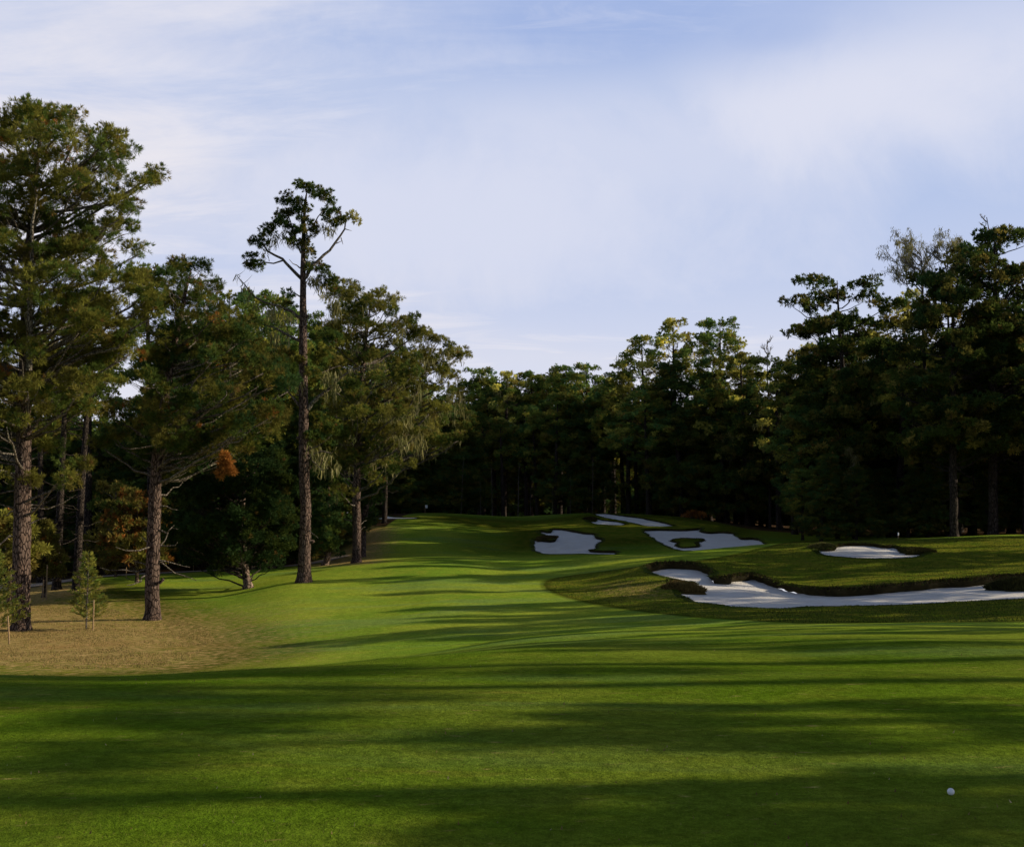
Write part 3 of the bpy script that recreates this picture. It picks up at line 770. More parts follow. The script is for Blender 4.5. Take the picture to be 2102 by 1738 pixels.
def ex2(mt, ml, mf, mm, rg, at_h):
    def L(ps, r0, r1, m=0):
        p = np.array([P(a, b, Y2+(c_[0] if c_ else 0))-b2 for a, b, *c_ in ps]); p = densify(p, .6, False); p[1:-1] += rg.normal(0, .03, p[1:-1].shape)
        tube(ml, p, np.linspace(r0, r1, len(p)), 7)
        if m:
            for q in p[len(p)//3:]:
                for _ in range(m): hang(mm, q+rg.normal(0, .12, 3), rg, .35+.6*rg.random())
                a = rg.random()*6.28; tube(ml, curve(q, q+np.array([math.cos(a)*.5, math.sin(a)*.5, .25+.2*rg.random()]), .1, 4), [.02, .015, .01, .006], 3)
        return p
    L([(622,575),(600,550),(578,532),(550,515),(535,498)], .10, .04)
    L([(580,535),(560,540),(542,541),(525,545)], .05, .025)
    L([(625,572),(640,548),(665,525),(690,497),(705,470),(712,448)], .11, .03)
    for a, b in (((712,448),(725,440)),((712,450),(698,452)),((708,470),(722,474)),((700,488),(704,502)),((690,500),(703,494))): L([a, b], .03, .01)
    for c in ((716,443),(727,441),(733,455),(700,452)):
        q = P(*c, Y2)-b2; d = sphere_dirs(16, rg); tufts(mf, q+d*.12, d, .2, 7, .03, np.tile(np.array([.22, .20, .07]), (16, 1)), rg)
    L([(620,655),(600,638),(575,630),(545,622),(520,605),(500,582),(486,566)], .10, .02, 1)
    L([(617,700),(595,688),(560,672),(530,663),(510,655)], .09, .02, 1)
    L([(621,612),(608,606),(596,612)], .05, .03)
    L([(632,840),(655,815),(690,785),(720,760),(760,745)], .12, .03, 1)
    L([(618,835),(600,815),(580,790)], .09, .03); L([(628,950),(640,935),(660,925),(680,930)], .08, .03, 2)
    L([(622,480),(640,465),(665,430)], .06, .02); L([(618,520),(600,470),(585,425)], .05, .02); L([(622,478),(620,440),(628,400)], .06, .02)
    for px_, py_, n, l in ((575,480,6,.5),(565,490,5,.5),(540,520,3,.4),(675,468,7,.6),(668,600,6,.6),(690,625,10,1.1),(650,575,8,.7),(640,572,8,.5),(600,500,5,.5),(625,505,4,.5),(555,640,6,.8),(590,650,6,.7),(560,690,7,1.2),(675,770,6,1.0),(610,780,4,.8),(690,960,4,.7),(660,955,5,.8),(645,920,5,.8)):
        for _ in range(n): hang(mm, P(px_+rg.normal(0, 7), py_+rg.normal(0, 4), Y2+rg.normal(0, .3))-b2, rg, l*(.6+.6*rg.random()))
    # knots on the trunk
    for py_, sx in ((1060,10),(1112,14),(1010,8),(900,-10),(960,10),(650,6),(775,-8)):
        q = P(624+sx*.4, py_, Y2)-b2; tube(mt, [q, q+[.02*sx, -.03, .02], q+[.03*sx, -.05, .04]], [.14, .12, .05], 7)
T2 = build_tree('pine_tree', px_trunk(b2, [(626,1130),(628,1060),(624,950),(623,850),(622,700),(622,590),(622,520),(624,440),(630,392)], Y2), [.36, .31, .29, .28, .25, .22, .17, .11, .08, .03], pads, 51, 3.6, .17, 24, .013, nolimb=True,
   brown=.05, dead=10, sides=16, extra=ex2, puff=.26, topbias=.35, pal=[G1, G2*.8, G1, G3])
place(T2, b2, 0, 'tall lone pine with open tufted top rising above the others')

# --- mossy pines right of it
def mossy(pxb, Yb, trunkpx, rads, out, y0, y1, r, seed, depth, label, extra_p=(), moss=.22, ex=None, brown=.05, dens=.85, pal=None):
    b = onland(pxb, Yb)
    pads = fill_outline(out, y0, y1, r, b, Yb, seed, depth, .5, 1.6) + px_pads(b, list(extra_p), Yb, seed+1, 1.5)
    t = build_tree('pine_tree', px_trunk(b, trunkpx, Yb), rads, pads, seed, dens*1.6, .21, 20, .014, moss=moss, brown=brown, dead=24, limb=.15, puff=.42, extra=ex(b, Yb) if ex else None, pal=pal or [G1, G2, OL*.9, G2, G1])
    place(t, b, 0, label); return t
def limbs_ex(paths, hangs=()):
    def mk(b, Yb):
        def f(mt, ml, mf, mm, rg, at_h):
            for ps, r0, r1, m in paths:
                p = densify(np.array([P(a, c, Yb)-b for a, c in ps]), .8, False); p[1:-1] += rg.normal(0, .05, p[1:-1].shape)
                tube(ml, p, np.linspace(r0, r1, len(p)), 6)
                for q in p[2:]:
                    for _ in range(m): hang(mm, q+rg.normal(0, .15, 3), rg, .4+.9*rg.random())
            for px_, py_, n, l in hangs:
                for _ in range(int(n*.7)): hang(mm, P(px_+rg.normal(0, 9), py_+rg.normal(0, 6), Yb+rg.normal(0, .6)-1.)-b, rg, l*(.3+.6*rg.random()))
        return f
    return mk
mossy(732, 78, [(732,1000),(735,880),(742,780),(752,690),(760,630)], [.3, .27, .22, .17, .10, .04],
  [(590,715,770),(608,700,815),(640,692,830),(680,680,862),(740,660,868),(800,650,860),(860,665,850),(930,670,840),(985,690,800)], 605, 960, 27, 61, 4.2,
  'lichen hung pine just right of the tall lone pine', [(808,612,14),(725,605,14),(845,655,15),(855,690,14),(690,900,26,.5),(720,950,24,.5),(770,990,22,.5),(830,960,24,.45),(700,1010,20,.5),(760,930,28,.5),(860,890,20,.45)],
  ex=limbs_ex([([(735,960),(760,945),(800,915),(850,880),(880,850)], .16, .05, 2), ([(735,930),(770,900),(830,850),(860,800)], .13, .04, 2), ([(738,850),(780,800),(840,770),(870,740)], .11, .03, 2)],
  [(770,750,10,1.2),(800,700,8,1.),(740,820,12,1.3),(790,850,12,1.4),(860,900,14,1.6),(820,905,12,1.5),(835,870,8,1.),(690,800,9,1.1),(735,700,8,1.),(880,740,6,1.)]))
mossy(742, 86, [(748,1040),(768,980),(805,915),(840,840),(868,765),(885,715)], [.28, .24, .2, .15, .09, .04],
  [(690,860,910),(715,840,945),(750,825,962),(800,820,968),(850,800,955),(900,790,950),(950,790,900)], 700, 930, 26, 71, 3.8,
  'leaning pine with yellow lichen at the right end of the left group', [(900,702,12),(950,735,13),(925,715,12),(935,905,22),(905,915,24),(955,880,16),(870,930,20)],
  ex=limbs_ex([([(770,975),(810,950),(850,940),(890,925),(940,905)], .12, .04, 1), ([(840,900),(880,860),(920,830),(950,820)], .10, .03, 2)],
  [(870,870,14,1.5),(930,800,14,1.3),(900,770,14,1.2),(950,840,8,1.),(860,800,10,1.2),(935,870,8,1.)]), pal=[G1, G2, OL, OL, G2])

# --- cypress masses
def cypress(name, b, Yb, out, y0, y1, r, seed, depth, label, trunkpx=None, rad=(.25, .2, .12, .05), dens=1.1, pal=None, cat='tree', tl=.2, brown=.01, group=None):
    pads = fill_outline(out, y0, y1, r, b, Yb, seed, depth, .75, 1.35)
    t = build_tree(name, px_trunk(b, trunkpx or [(out[0][1]/2+out[0][2]/2, y1), (out[0][1]/2+out[0][2]/2, y0)], Yb), rad, pads, seed, dens*1.7, tl, 18, .017, brown=brown,
        pal=pal if pal is not None else [G3*.75, G1*.6, G3*.9], mat_need=M_CYP, mat_trunk=M_BARKW, mat_limb=M_BARKD, topbias=.1, puff=.4, attach=.45)
    place(t, b, 0, label, cat, group); return t
b3 = ground(510, 1207, 50)
DK = [G3*.7, G3*.9, G1*.65]
cypress('cypress_tree', b3, b3[1]+1.0, [(925,440,570),(950,390,590),(1000,360,605),(1060,345,608),(1110,345,610),(1140,370,600),(1160,440,580)], 945, 1148, 26, 81, 4.2,
  'wide dark cypress on a short pale forked trunk', [(505,1180),(500,1150),(498,1080),(500,990),(500,950)], (.24, .22, .2, .16, .1, .05), 1.25, DK)
b4 = onland(668, 80)
cypress('cypress_tree', b4, 80, [(985,650,700),(1020,636,716),(1070,634,724),(1110,640,722),(1150,650,700)], 1000, 1135, 22, 82, 2.8, 'rounded green cypress right behind the tall pine trunk', dens=1.2, pal=[G3*.8, G3*1.1, G1])
b5 = onland(742, 86)
cypress('cypress_tree', b5, 86, [(870,735,760),(930,722,775),(1000,716,778),(1060,722,772),(1095,735,760)], 890, 1080, 20, 83, 2.6, 'narrow dark cypress at the edge of the dry grass slope', dens=1.2, pal=[G3*.8, G3*1.1, G1])
b6 = onland(560, 84)
cypress('cypress_tree', b6, 84, [(900,520,620),(960,500,640),(1040,490,645),(1120,500,640),(1165,520,620)], 915, 1150, 26, 84, 3.5, 'dark cypress filling the gap behind the forked cypress', dens=1.2, pal=DK)

# small young pines
def young(pxb, Yb, out, y0, y1, r, seed, label, pal, orange=.1, brown=.2, depth=1.2):
    b = onland(pxb, Yb); pads = fill_outline(out, y0, y1, r, b, Yb, seed, depth, .7, 1.5)
    t = build_tree('young_pine', px_trunk(b, [(pxb, y1-10), (pxb, y0+6)], Yb), [.12, .09, .04], pads, seed, 1.1, .28, 9, .034, brown=brown, orange=orange, pal=pal, puff=.3, limb=.06)
    place(t, b, 0, label); return t
young(92, 66, [(1075,30,110),(1110,20,125),(1150,30,138),(1180,60,130),(1200,80,110)], 1085, 1190, 15, 91, 'bushy olive young pine tied to a stake behind the big left trunk', [G2, OL, G1], .05)
young(282, 74, [(1015,270,325),(1050,215,338),(1090,205,345),(1130,205,342),(1165,215,330)], 1025, 1160, 18, 92, 'rust and green young pine behind the second trunk', [G2, OL, G1*1.2, BR*.5], .16, .3, 2)
young(238, 80, [(985,215,250),(1040,190,275),(1100,180,290),(1160,190,285)], 1000, 1165, 20, 93, 'dull green young pine with rusty needles by the cart path', [G1, OL, G2*.8], .05, .25, 2)
young(22, 60, [(1060,-40,70),(1100,-60,95),(1140,-60,100),(1165,-30,60)], 1075, 1160, 20, 94, 'low spreading olive young pine at the photo edge behind the big trunk', [G2, OL, G2], .04, .2, 2)

# staked sapling
def sapling(b, hgt, R, seed, label, dark=1.0):
    rg = np.random.default_rng(seed); root = empty('sapling', b); mt = MB(); mf = MB()
    tube(mt, [(0, 0, -.2), (0, 0, hgt*.3), (.02, 0, hgt*.7), (0, 0, hgt)], [.035, .03, .02, .006], 6)
    n = 60; ps, ax = [], []
    for i in range(n):
        z = hgt*(.10+.88*(i/n)); L = R*(1-(i/n))**.8*(.7+.5*rg.random())+.08; a = i*2.4+rg.normal(0, .3)
        d = np.array([math.cos(a), math.sin(a), .45]); e = np.array([0, 0, z])+d*L
        p = curve((0, 0, z), e, .08, 5); tube(mt, p, np.linspace(.012, .004, 5), 3, cap=False)
        m = int(5+22*L); t = .2+.8*rg.random(m); q = np.array([0, 0, z])+d*L*t[:, None]+rg.normal(0, .02, (m, 3))
        ps.append(q); ax.append(np.tile(d, (m, 1))*.9+[0, 0, .25])
    ps = np.concatenate(ps); ax = np.concatenate(ax)
    col = np.array([G2*1.1, G1*1.5, G2*.8])[rg.integers(0, 3, len(ps))]*1.15
    tufts(mf, ps, ax, .17, 4, .014, col, rg, .45)
    mt.obj('trunk', M_GREY, root, True); mf.obj('crown', M_CYP, root); tag(root, label, 'sapling'); return root
bs = ground(177, 1291, 40); sapling(bs, 3.2, .70, 5, 'slender green conifer sapling standing on the dry grass')
bs2 = ground(-14, 1312, 38); sapling(bs2, 3.4, 1.15, 6, 'feathery green sapling cut off by the left photo edge')
def stake(px, py, top, y0, label, lean=0, r=.03):
    b = ground(px, py, y0); hgt = (py-top)*b[1]/FPX; mb = MB()
    tube(mb, [(0, 0, -.3), (0, 0, 0), (lean*.5, 0, hgt*.5), (lean, 0, hgt)], [r*1.1, r, r, r*.9], 8, bump=.06)
    o = mb.obj('wooden_stake', M_STAKE); o.location = b; tag(o, label, 'stake', 'wooden tree stakes')
stake(191, 1293, 1232, 40, 'wooden stake just right of the slender sapling')
stake(19, 1321, 1265, 38, 'leaning stake nearest the left photo edge', -.08)
stake(88, 1233, 1190, 50, 'left one of two stakes under the bushy young pine')
stake(95, 1230, 1160, 50, 'right taller one of two stakes under the bushy young pine', 0, .035)
stake(259, 1184, 1164, 60, 'short stake at the path left of the second trunk')
stake(397, 1172, 1152, 60, 'short stake in front of the dark cypress')

# ------------------------------------------------------------------ forest kinds
def gen_pads(rg, H, h0, R, prof, n, rx, rz):
    out = []
    for i in range(n):
        t = (i+.5)/n; z = h0+(H-h0)*t; a = i*2.399+rg.normal(0, .5)
        r = R*prof(t)*(.45+.6*rg.random()); s = (1.0-.35*t)
        out.append((math.cos(a)*r, math.sin(a)*r, z+rg.normal(0, .35), rx*s*(.75+.5*rg.random()), rz*s*(.8+.4*rg.random())))
    return out
def proto(kind, seed):
    rg = np.random.default_rng(seed*7+1); kw = {}
    H = 20.0
    if kind == 'broad':      # broad rounded pine crown
        pads = gen_pads(rg, H-.6, 8.5, 4.6, lambda t: math.sin(math.pi*min(1, .25+.72*t))**.8, 44, 1.7, .95)
        kw = dict(brown=.05, dead=26, pal=[G1*1.2, G2*1.1, G1*1.2, G3*1.4], dens=1.1)
    elif kind == 'open':     # airy, lichen covered
        pads = gen_pads(rg, H-.5, 7.5, 4.4, lambda t: math.sin(math.pi*min(1, .3+.68*t))**.7, 40, 1.15, .6)
        kw = dict(brown=.06, dead=70, moss=.3, pal=[G2, OL*1.5, G1*1.2, OL*2.0], dens=1.0)
    elif kind == 'cone':     # dense to the ground
        pads = gen_pads(rg, H-.6, 1.2, 4.0, lambda t: (1-t)**.75+.08, 60, 1.7, 1.15)
        kw = dict(brown=.03, dead=0, pal=[G3*1.5, G1*1.3, G2*.8], dens=1.1, mat_need=M_CYP, attach=.1)
    elif kind == 'slim':     # long bare pole, small top
        pads = gen_pads(rg, H-.5, 12.5, 2.3, lambda t: math.sin(math.pi*min(1, .25+.7*t)), 20, 1.05, .6)
        kw = dict(brown=.06, dead=40, pal=[G1, G2*.8, G1], dens=1.3, moss=.1)
    elif kind == 'layer':    # wind swept layered pads
        pads = gen_pads(rg, H-.8, 5.5, 5.0, lambda t: .35+.65*math.sin(math.pi*min(1, .1+.8*t)), 46, 1.95, .65)
        kw = dict(brown=.05, dead=34, pal=[G3*.65, G1*.55, G1*.65, OL*.45], dens=1.3)  # palette darkened to carry the shade of the right wood
    lean = rg.normal(0, .6, 2)
    trunk = [(0, 0, 0), (lean[0]*.2, lean[1]*.2, 5), (lean[0]*.6, lean[1]*.6, 11), (lean[0], lean[1], 16), (lean[0]*1.1, lean[1]*1.1, H-.4)]
    pads = [(p[0]+lean[0]*p[2]/H, p[1]+lean[1]*p[2]/H, *p[2:]) for p in pads]
    kw.setdefault('attach', .4)
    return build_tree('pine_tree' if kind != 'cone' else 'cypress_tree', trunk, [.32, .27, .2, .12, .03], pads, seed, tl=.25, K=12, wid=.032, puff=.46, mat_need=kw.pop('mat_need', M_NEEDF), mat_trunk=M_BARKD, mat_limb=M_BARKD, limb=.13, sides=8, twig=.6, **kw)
PROT = {k: [proto(k, 100+10*i+j) for j in range(m)] for i, (k, m) in enumerate((('broad', 3), ('open', 2), ('cone', 2), ('slim', 2), ('layer', 2)))}
used = set()
rgF = np.random.default_rng(77)
def put(kind, px, Y, top=None, hgt=None, label='', group=None, rz=None, wide=1.0, xy=None):
    lst = PROT[kind]; i = int(rgF.integers(0, len(lst)))
    if xy is not None:
        b = np.array([xy[0], xy[1], zat(*xy)]); Yd = xy[1]
    else: b = onland(px, Y); Yd = Y
    if hgt is None: hgt = P(px, top, Yd)[2]-b[2]
    s = hgt/20.0; rz = rgF.random()*6.28 if rz is None else rz
    first = (kind, i) not in used
    src = lst[i]
    if first:
        used.add((kind, i)); r = src; r.location = b; r.rotation_euler = (0, 0, rz)
    else:
        r = dup(src, b, rz)
    sx = s*wide if s > .6 else s*wide*1.15
    r.scale = (sx, sx, s)
    tag(r, label, 'tree'); 
    if group: r['group'] = group
    elif 'group' in r: del r['group']
    return r
GB = 'pines in the wood behind the green'; GR = 'trees of the dark right hand wood'; GL = 'trees of the wood behind the left fairway'
# far centre skyline, read left to right
for px, top, Y, kd, lb in [
 (985,756,150,'broad','low domed pine at the left end of the distant skyline'),(1035,762,146,'open','thin topped pale pine in the distant skyline gap'),
 (1090,760,150,'broad','flat topped pine in the middle of the distant skyline'),(1150,752,148,'broad','round topped pine rising above the distant wood'),
 (1205,748,144,'broad','pointed topped dark pine beside the skyline notch'),(1262,775,150,'open','small open pine standing in the bright skyline notch')]:
    put(kd, px, Y, top, label=lb, group=GB)
for px, top, Y, kd, lb in [
 (1290,738,137,'broad','dark domed pine right of the skyline notch'),(1335,690,135,'open','lichen yellow pine left of the twin tall crowns'),
 (1392,653,132,'open','open crowned pale pine, left of the twin tall crowns'),(1478,655,129,'broad','dense green pine, right of the twin tall crowns'),
 (1535,715,125,'open','lichen tinted pine stepping down from the twin crowns'),(1600,722,118,'layer','low dark pine left of the lichen gold tree'),
 (1645,708,112,'open','lichen gold pine before the tall dark crowns'),
 (1755,562,100,'layer','tall layered pine with flat rounded top on the right'),(1700,640,104,'layer','layered dark pine reaching out left of the flat topped one'),
 (1850,600,98,'open','mossy pine below the dead white crown'),(2040,462,90,'layer','highest dark pine at the right edge of the photo'),
 (1960,560,88,'layer','dark pine between the dead crown and the highest pine'),(2110,520,90,'layer','dark pine cut by the right photo edge')]:
    put(kd, px, Y, top, label=lb, group=GR)
# the mass below and behind: second storey
for j, (x0, x1, n, Ya, Yb_, ta, tb, lb, g) in enumerate([
  (760, 1270, 14, 137, 143, 800, 860, 'dense dark conifer in the understorey across the end of the fairway', GB),
  (960, 1290, 9, 150, 162, 770, 800, 'pine half hidden behind the distant skyline trees', GB),
  (1280, 1620, 14, 132, 142, 800, 880, 'near black conifer low in the wood behind the far bunkers', GR),
  (1630, 2250, 17, 91, 97, 930, 1000, 'low near black conifer at the edge of the right hand wood', GR),
  (1600, 2200, 13, 98, 108, 760, 900, 'near black conifer low in the wood behind the upper oval bunker', GR),
  (1300, 2150, 12, 122, 135, 740, 800, 'pine deep in the shaded right hand wood', GR)]):
    for i in range(n):
        px = x0+(x1-x0)*(i+.5)/n+rgF.normal(0, 8); Y = rgF.uniform(Ya, Yb_); top = rgF.uniform(ta, tb)
        if px > 1600: top -= (px-1600)*.25 if j in (4, 5) else 0
        put('cone' if rgF.random() < .62 else ('broad' if rgF.random() < .6 else 'slim'), px, Y, top, label=lb, group=g, wide=1.25)
# left wood, behind the near heroes
for px, top, Y, kd, lb in [
 (312,545,86,'slim','small open topped pine between the two big left crowns'),(470,600,84,'broad','wide dark pine behind the ragged crown'),(545,606,88,'broad','dark pine left of the tall lone trunk'),
 (600,640,92,'broad','dark pine directly behind the tall lone trunk'),(660,640,94,'layer','layered pine right of the tall lone trunk'),(420,640,96,'broad','pine deep between the ragged crown and the tall lone pine'),
 (85,700,78,'slim','pale thin trunk seen left of the twin dark poles'),(118,640,72,'slim','slim straight pine pole, left of the twin dark poles'),(158,640,70,'slim','slim straight pine pole, right of the twin dark poles'),
 (180,600,90,'slim','slim pine deeper behind the twin poles')]:
    put(kd, px, Y, top, label=lb, group=GL)
for i in range(15):
    px = -60+i*53+rgF.normal(0, 8); Y = rgF.uniform(98, 116); top = 850+rgF.normal(0, 30)
    put('cone' if rgF.random() < .75 else 'broad', px, Y, top, label='dark understorey conifer low in the left hand wood', group=GL, wide=1.3)
for px, Y, top, kd in ((790,131,860,'cone'),(835,134,900,'cone'),(870,136,850,'cone'),(905,137,880,'cone'),(815,140,800,'broad'),(880,140,790,'broad'),(930,138,830,'cone'),(745,128,880,'cone'),(765,134,850,'cone')):
    put(kd, px, Y, top, label='dark conifer in the gap between left group and distant wood', group=GL, wide=1.35)
for i in range(8):
    px = -140+i*110+rgF.normal(0, 14); Y = rgF.uniform(88, 96); top = 960+rgF.normal(0, 40)
    put('cone', px, Y, top, label='low dark bush-like conifer along the cart path', group=GL, wide=1.5)
for i in range(8):
    px = 350+i*62+rgF.normal(0, 10); Y = rgF.uniform(100, 112)
    put('broad', px, Y, 700+rgF.normal(0, 25), label='pine deep in the left hand wood', group=GL)

# right-hand wood beyond the frame: it throws the long shadows
OFF = []
def off(x, y, h, kd, wide=1.0):
    put(kd, 0, 0, hgt=h, xy=(x, y+.05*x), label='tall pine of the wood outside the photo on the right', group='pines casting the long shadows', wide=wide)
for x, y, h, kd, wd in [
  (20,6.2,7.8,'layer',1.2),(28,10.6,13,'layer',.45),(25,8.2,18,'slim',1),(40,13.4,27,'slim',.8),(43,16.6,28,'slim',.9),(46,20.6,27,'slim',.8),(33,18.4,13,'slim',.4),(35,22.8,15,'slim',.45),
  (31,26.0,12.5,'slim',.45),(40,28.6,16,'slim',.5),(37,31.2,15.5,'slim',.7),(48,24.3,19,'slim',.7),(45,34.2,17,'slim',.7),(52,30,19,'slim',.8),(34,36.5,13,'slim',.7),
  (37,41.0,16.2,'broad',1.1),(44,37.6,14,'slim',.7),(38,45.6,15.2,'broad',.9),(45,47.8,18,'slim',.6),(38,51.0,15.5,'broad',.85),(47,54.5,15.5,'broad',.6),(40,58,17,'slim',.6),(50,61,17,'slim',1),(42,65.0,20,'slim',.8),(47,71.5,20,'slim',.8),(43,77,20,'layer',.9),(52,66,20,'broad',1),
  (46,84,18,'broad',1),(54,79,20,'broad',1),(50,91,16.5,'layer',.8),(56,99,18.5,'slim',1),(52,106,20,'broad',1),(60,113,21,'broad',1),(62,90,20,'slim',1),(44,89,11,'cone',1),(46,97,11,'cone',1),(50,112,14,'cone',1),(57,120,16,'cone',1),(66,104,18,'cone',1),(68,124,20,'broad',1)]:
    off(x, y, h, kd, wd)

# snags and dead crowns
def snag(px, py_base, Y, top, seed, label, spread=1.0, n=9, rad=.16, lich=0):
    base = P(px, py_base, Y); zg = zat(base[0], base[1]); base = np.array([base[0], base[1], zg]); rg = np.random.default_rng(seed)
    root = empty('dead_tree', base); mt = MB(); ml = MB(); mm = MB()
    Ht = P(px, top, Y)[2]-zg; z0 = P(px, py_base, Y)[2]-zg
    tp = np.array([(0, 0, -.3), (.1, 0, z0*.5), (0, 0, z0), (.15, 0, (z0+Ht)/2), (0, 0, Ht)]); tube(mt, densify(tp, 1.2, False), np.linspace(rad*1.6, .03, len(densify(tp, 1.2, False))), 8, bump=.08)
    def rec(o, d, L, r, lv):
        e = o+d*L; p = curve(o, e, -.08 if lv else .05, 5, .05, rg); tube(ml, p, np.linspace(r, r*.5, 5), 4 if lv < 2 else 3, cap=False)
        if lich and lv >= 1:
            for q in p[1:]:
                if rg.random() < lich: hang(mm, q, rg, .25+.2*rg.random(), 4)
        if lv < 3:
            for _ in range(3 if lv < 2 else 2):
                t = rg.uniform(.35, 1); q = p[int(t*4)]; dd = d+rg.normal(0, .45, 3)+[0, 0, .25]; dd /= np.linalg.norm(dd); rec(q, dd, L*rg.uniform(.45, .65), r*.5, lv+1)
    for i in range(n):
        z = z0+(Ht-z0)*(i+.3)/n; a = rg.random()*6.28; d = np.array([math.cos(a), math.sin(a)*.6, .55+.5*rg.random()]); d /= np.linalg.norm(d)
        rec(np.array([0, 0, z]), d, spread*rg.uniform(1.3, 2.2)*(1-.4*i/n), .06, 0)
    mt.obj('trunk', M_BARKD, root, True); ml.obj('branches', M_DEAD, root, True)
    if mm.n: mm.obj('hanging_lichen', M_MOSS, root)
    tag(root, label, 'dead tree', 'bare dead trees'); return root
snag(1893, 630, 95, 520, 3, 'large bare dead crown with pale lichen on the right skyline', 1.75, 16, .2, .35)
snag(1945, 620, 94, 516, 4, 'second bare crown close against the highest dark pine', 1.4, 12, .16, .45)
snag(2027, 500, 92, 446, 5, 'thin dead spike poking out above the highest dark pine', .45, 4, .12)
snag(1575, 745, 121, 702, 6, 'small bare twig top on the skyline left of the lichen gold pine', .7, 5, .1)
snag(1752, 1000, 95, 925, 7, 'short pale broken trunk inside the shaded right wood', .4, 4, .14, .3)

# pale trunks at the foot of the woods
def poles(px0, px1, n, Ya, Yb_, label, seed):
    rg = np.random.default_rng(seed)
    mb0 = MB(); tube(mb0, [(0, 0, -.3), (0, 0, 3), (.1, 0, 7), (.05, .1, 11)], [.10, .09, .07, .03], 7, bump=.08)
    ml0 = MB()
    for k in range(14):
        a = rg.random()*6.28; z = 2+8*rg.random(); tube(ml0, curve((0, 0, z), (math.cos(a)*.9, math.sin(a)*.9, z+.2), .1, 4), [.03, .02, .015, .008], 3)
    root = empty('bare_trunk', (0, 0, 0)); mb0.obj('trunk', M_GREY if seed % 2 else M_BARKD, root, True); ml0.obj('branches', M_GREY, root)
    for i in range(n):
        px = px0+(px1-px0)*(i+rg.random())/n; b = onland(px, rg.uniform(Ya, Yb_)); s = rg.uniform(.35, .7)
        r = root if i == 0 else dup(root, b, rg.random()*6); r.location = b; r.scale = (s, s, s); r.rotation_euler = (rg.normal(0, .05), rg.normal(0, .05), rg.random()*6)
        tag(r, label, 'tree trunk', 'bare trunks at the wood edge')
poles(930, 1260, 9, 134, 138, 'thin pale bare trunk at the far end of the fairway', 21)
poles(1820, 2080, 9, 94, 98, 'thin bare trunk in the dark wood above the upper oval bunker', 22)
poles(60, 260, 4, 88, 94, 'thin bare trunk behind the cart path on the left', 24)

# dry brush heap
def brush(px, py, Y, R, label):
    b = onland(px, Y); b[2] = zat(b[0], b[1]); rg = np.random.default_rng(9); mb = MB(); mf = MB()
    root = empty('brush_heap', b)
    for _ in range(90):
        a = rg.random()*6.28; e = sphere_dirs(1, rg)[0]*[R, R*.7, R*.55]; e[2] = abs(e[2])+.1
        tube(mb, curve(e*.2, e, .1, 4, .06, rg), [.03, .025, .02, .01], 3, cap=False)
    d = sphere_dirs(160, rg); d[:, 2] = np.abs(d[:, 2]); pos = d*[R, R*.7, R*.5]*rg.random((160, 1))**.4+[0, 0, .1]
    tufts(mf, pos, d, .3, 8, .05, np.tile(OR*.9, (160, 1))*(.5+.8*rg.random((160, 1))), rg)
    mb.obj('branches', M_GREY, root); mf.obj('crown', M_NEED, root); tag(root, label, 'brush heap')
brush(1426, 1070, 124, 1.3, 'orange brown heap of dry brush above the broad bunker')

# ------------------------------------------------------------------ small things
bb = ground(1952, 1630, 4)
def golf_ball(b):
    R = .0213; nu, nv = 40, 28; n_d = 160; mb = MB()
    th = np.linspace(0, 2*math.pi, nu, endpoint=False); ph = np.linspace(0, math.pi, nv)
    T, Ph = np.meshgrid(th, ph); d = np.stack([np.cos(T)*np.sin(Ph), np.sin(T)*np.sin(Ph), np.cos(Ph)], -1).reshape(-1, 3)
    k = np.arange(n_d)+.5; pz = 1-2*k/n_d; pr = np.sqrt(1-pz*pz); pa = k*2.39996; dm = np.stack([pr*np.cos(pa), pr*np.sin(pa), pz], 1)
    cosd = (d@dm.T).max(1); r = R*(1-.03*np.clip((cosd-.993)/.007, 0, 1))
    f = [(i*nu+j, (i+1)*nu+j, (i+1)*nu+(j+1) % nu, i*nu+(j+1) % nu) for i in range(nv-1) for j in range(nu)]
    mb.add(d*r[:, None]+[0, 0, R], None, f); o = mb.obj('golf_ball', M_WHITE, None, True); o.location = b-np.array([0, 0, .004]); tag(o, 'small white golf ball lying on the near turf at lower right', 'golf ball')
golf_ball(bb)
# flag and marker posts
def post(px, Y, pytop, pale_h, label, name, cat):
    b = onland(px, Y); h = P(px, pytop, Y)[2]-b[2]; root = empty(name, b)
    m1 = MB(); tube(m1, [(0, 0, -.1), (0, 0, h)], [.03, .025], 8); m1.obj('pole', M_STAKE, root)
    m2 = MB()
    if cat == 'flag':
        xs = np.linspace(0, .24, 7); v = []
        for z in (h-.32, h-.16, h): v += [(x+.03, .05*math.sin(x*12), z-.12*x) for x in xs]
        f = [(r*7+q, r*7+q+1, (r+1)*7+q+1, (r+1)*7+q) for r in range(2) for q in range(6)]
        m2.add(v, None, f); m2.obj('flag', M_WHITE, root)
    else:
        tube(m2, [(0, 0, h-pale_h), (0, 0, h)], [.06, .055], 8); m2.obj('cap', M_WHITE, root)
    tag(root, label, cat)
post(872, 126, 1036, .2, 'tiny white flag on a pole at the far crest of the fairway', 'flagstick', 'flag')
post(1845, 88, 1093, .22, 'small pale topped marker post above the upper oval bunker', 'marker_post', 'post')

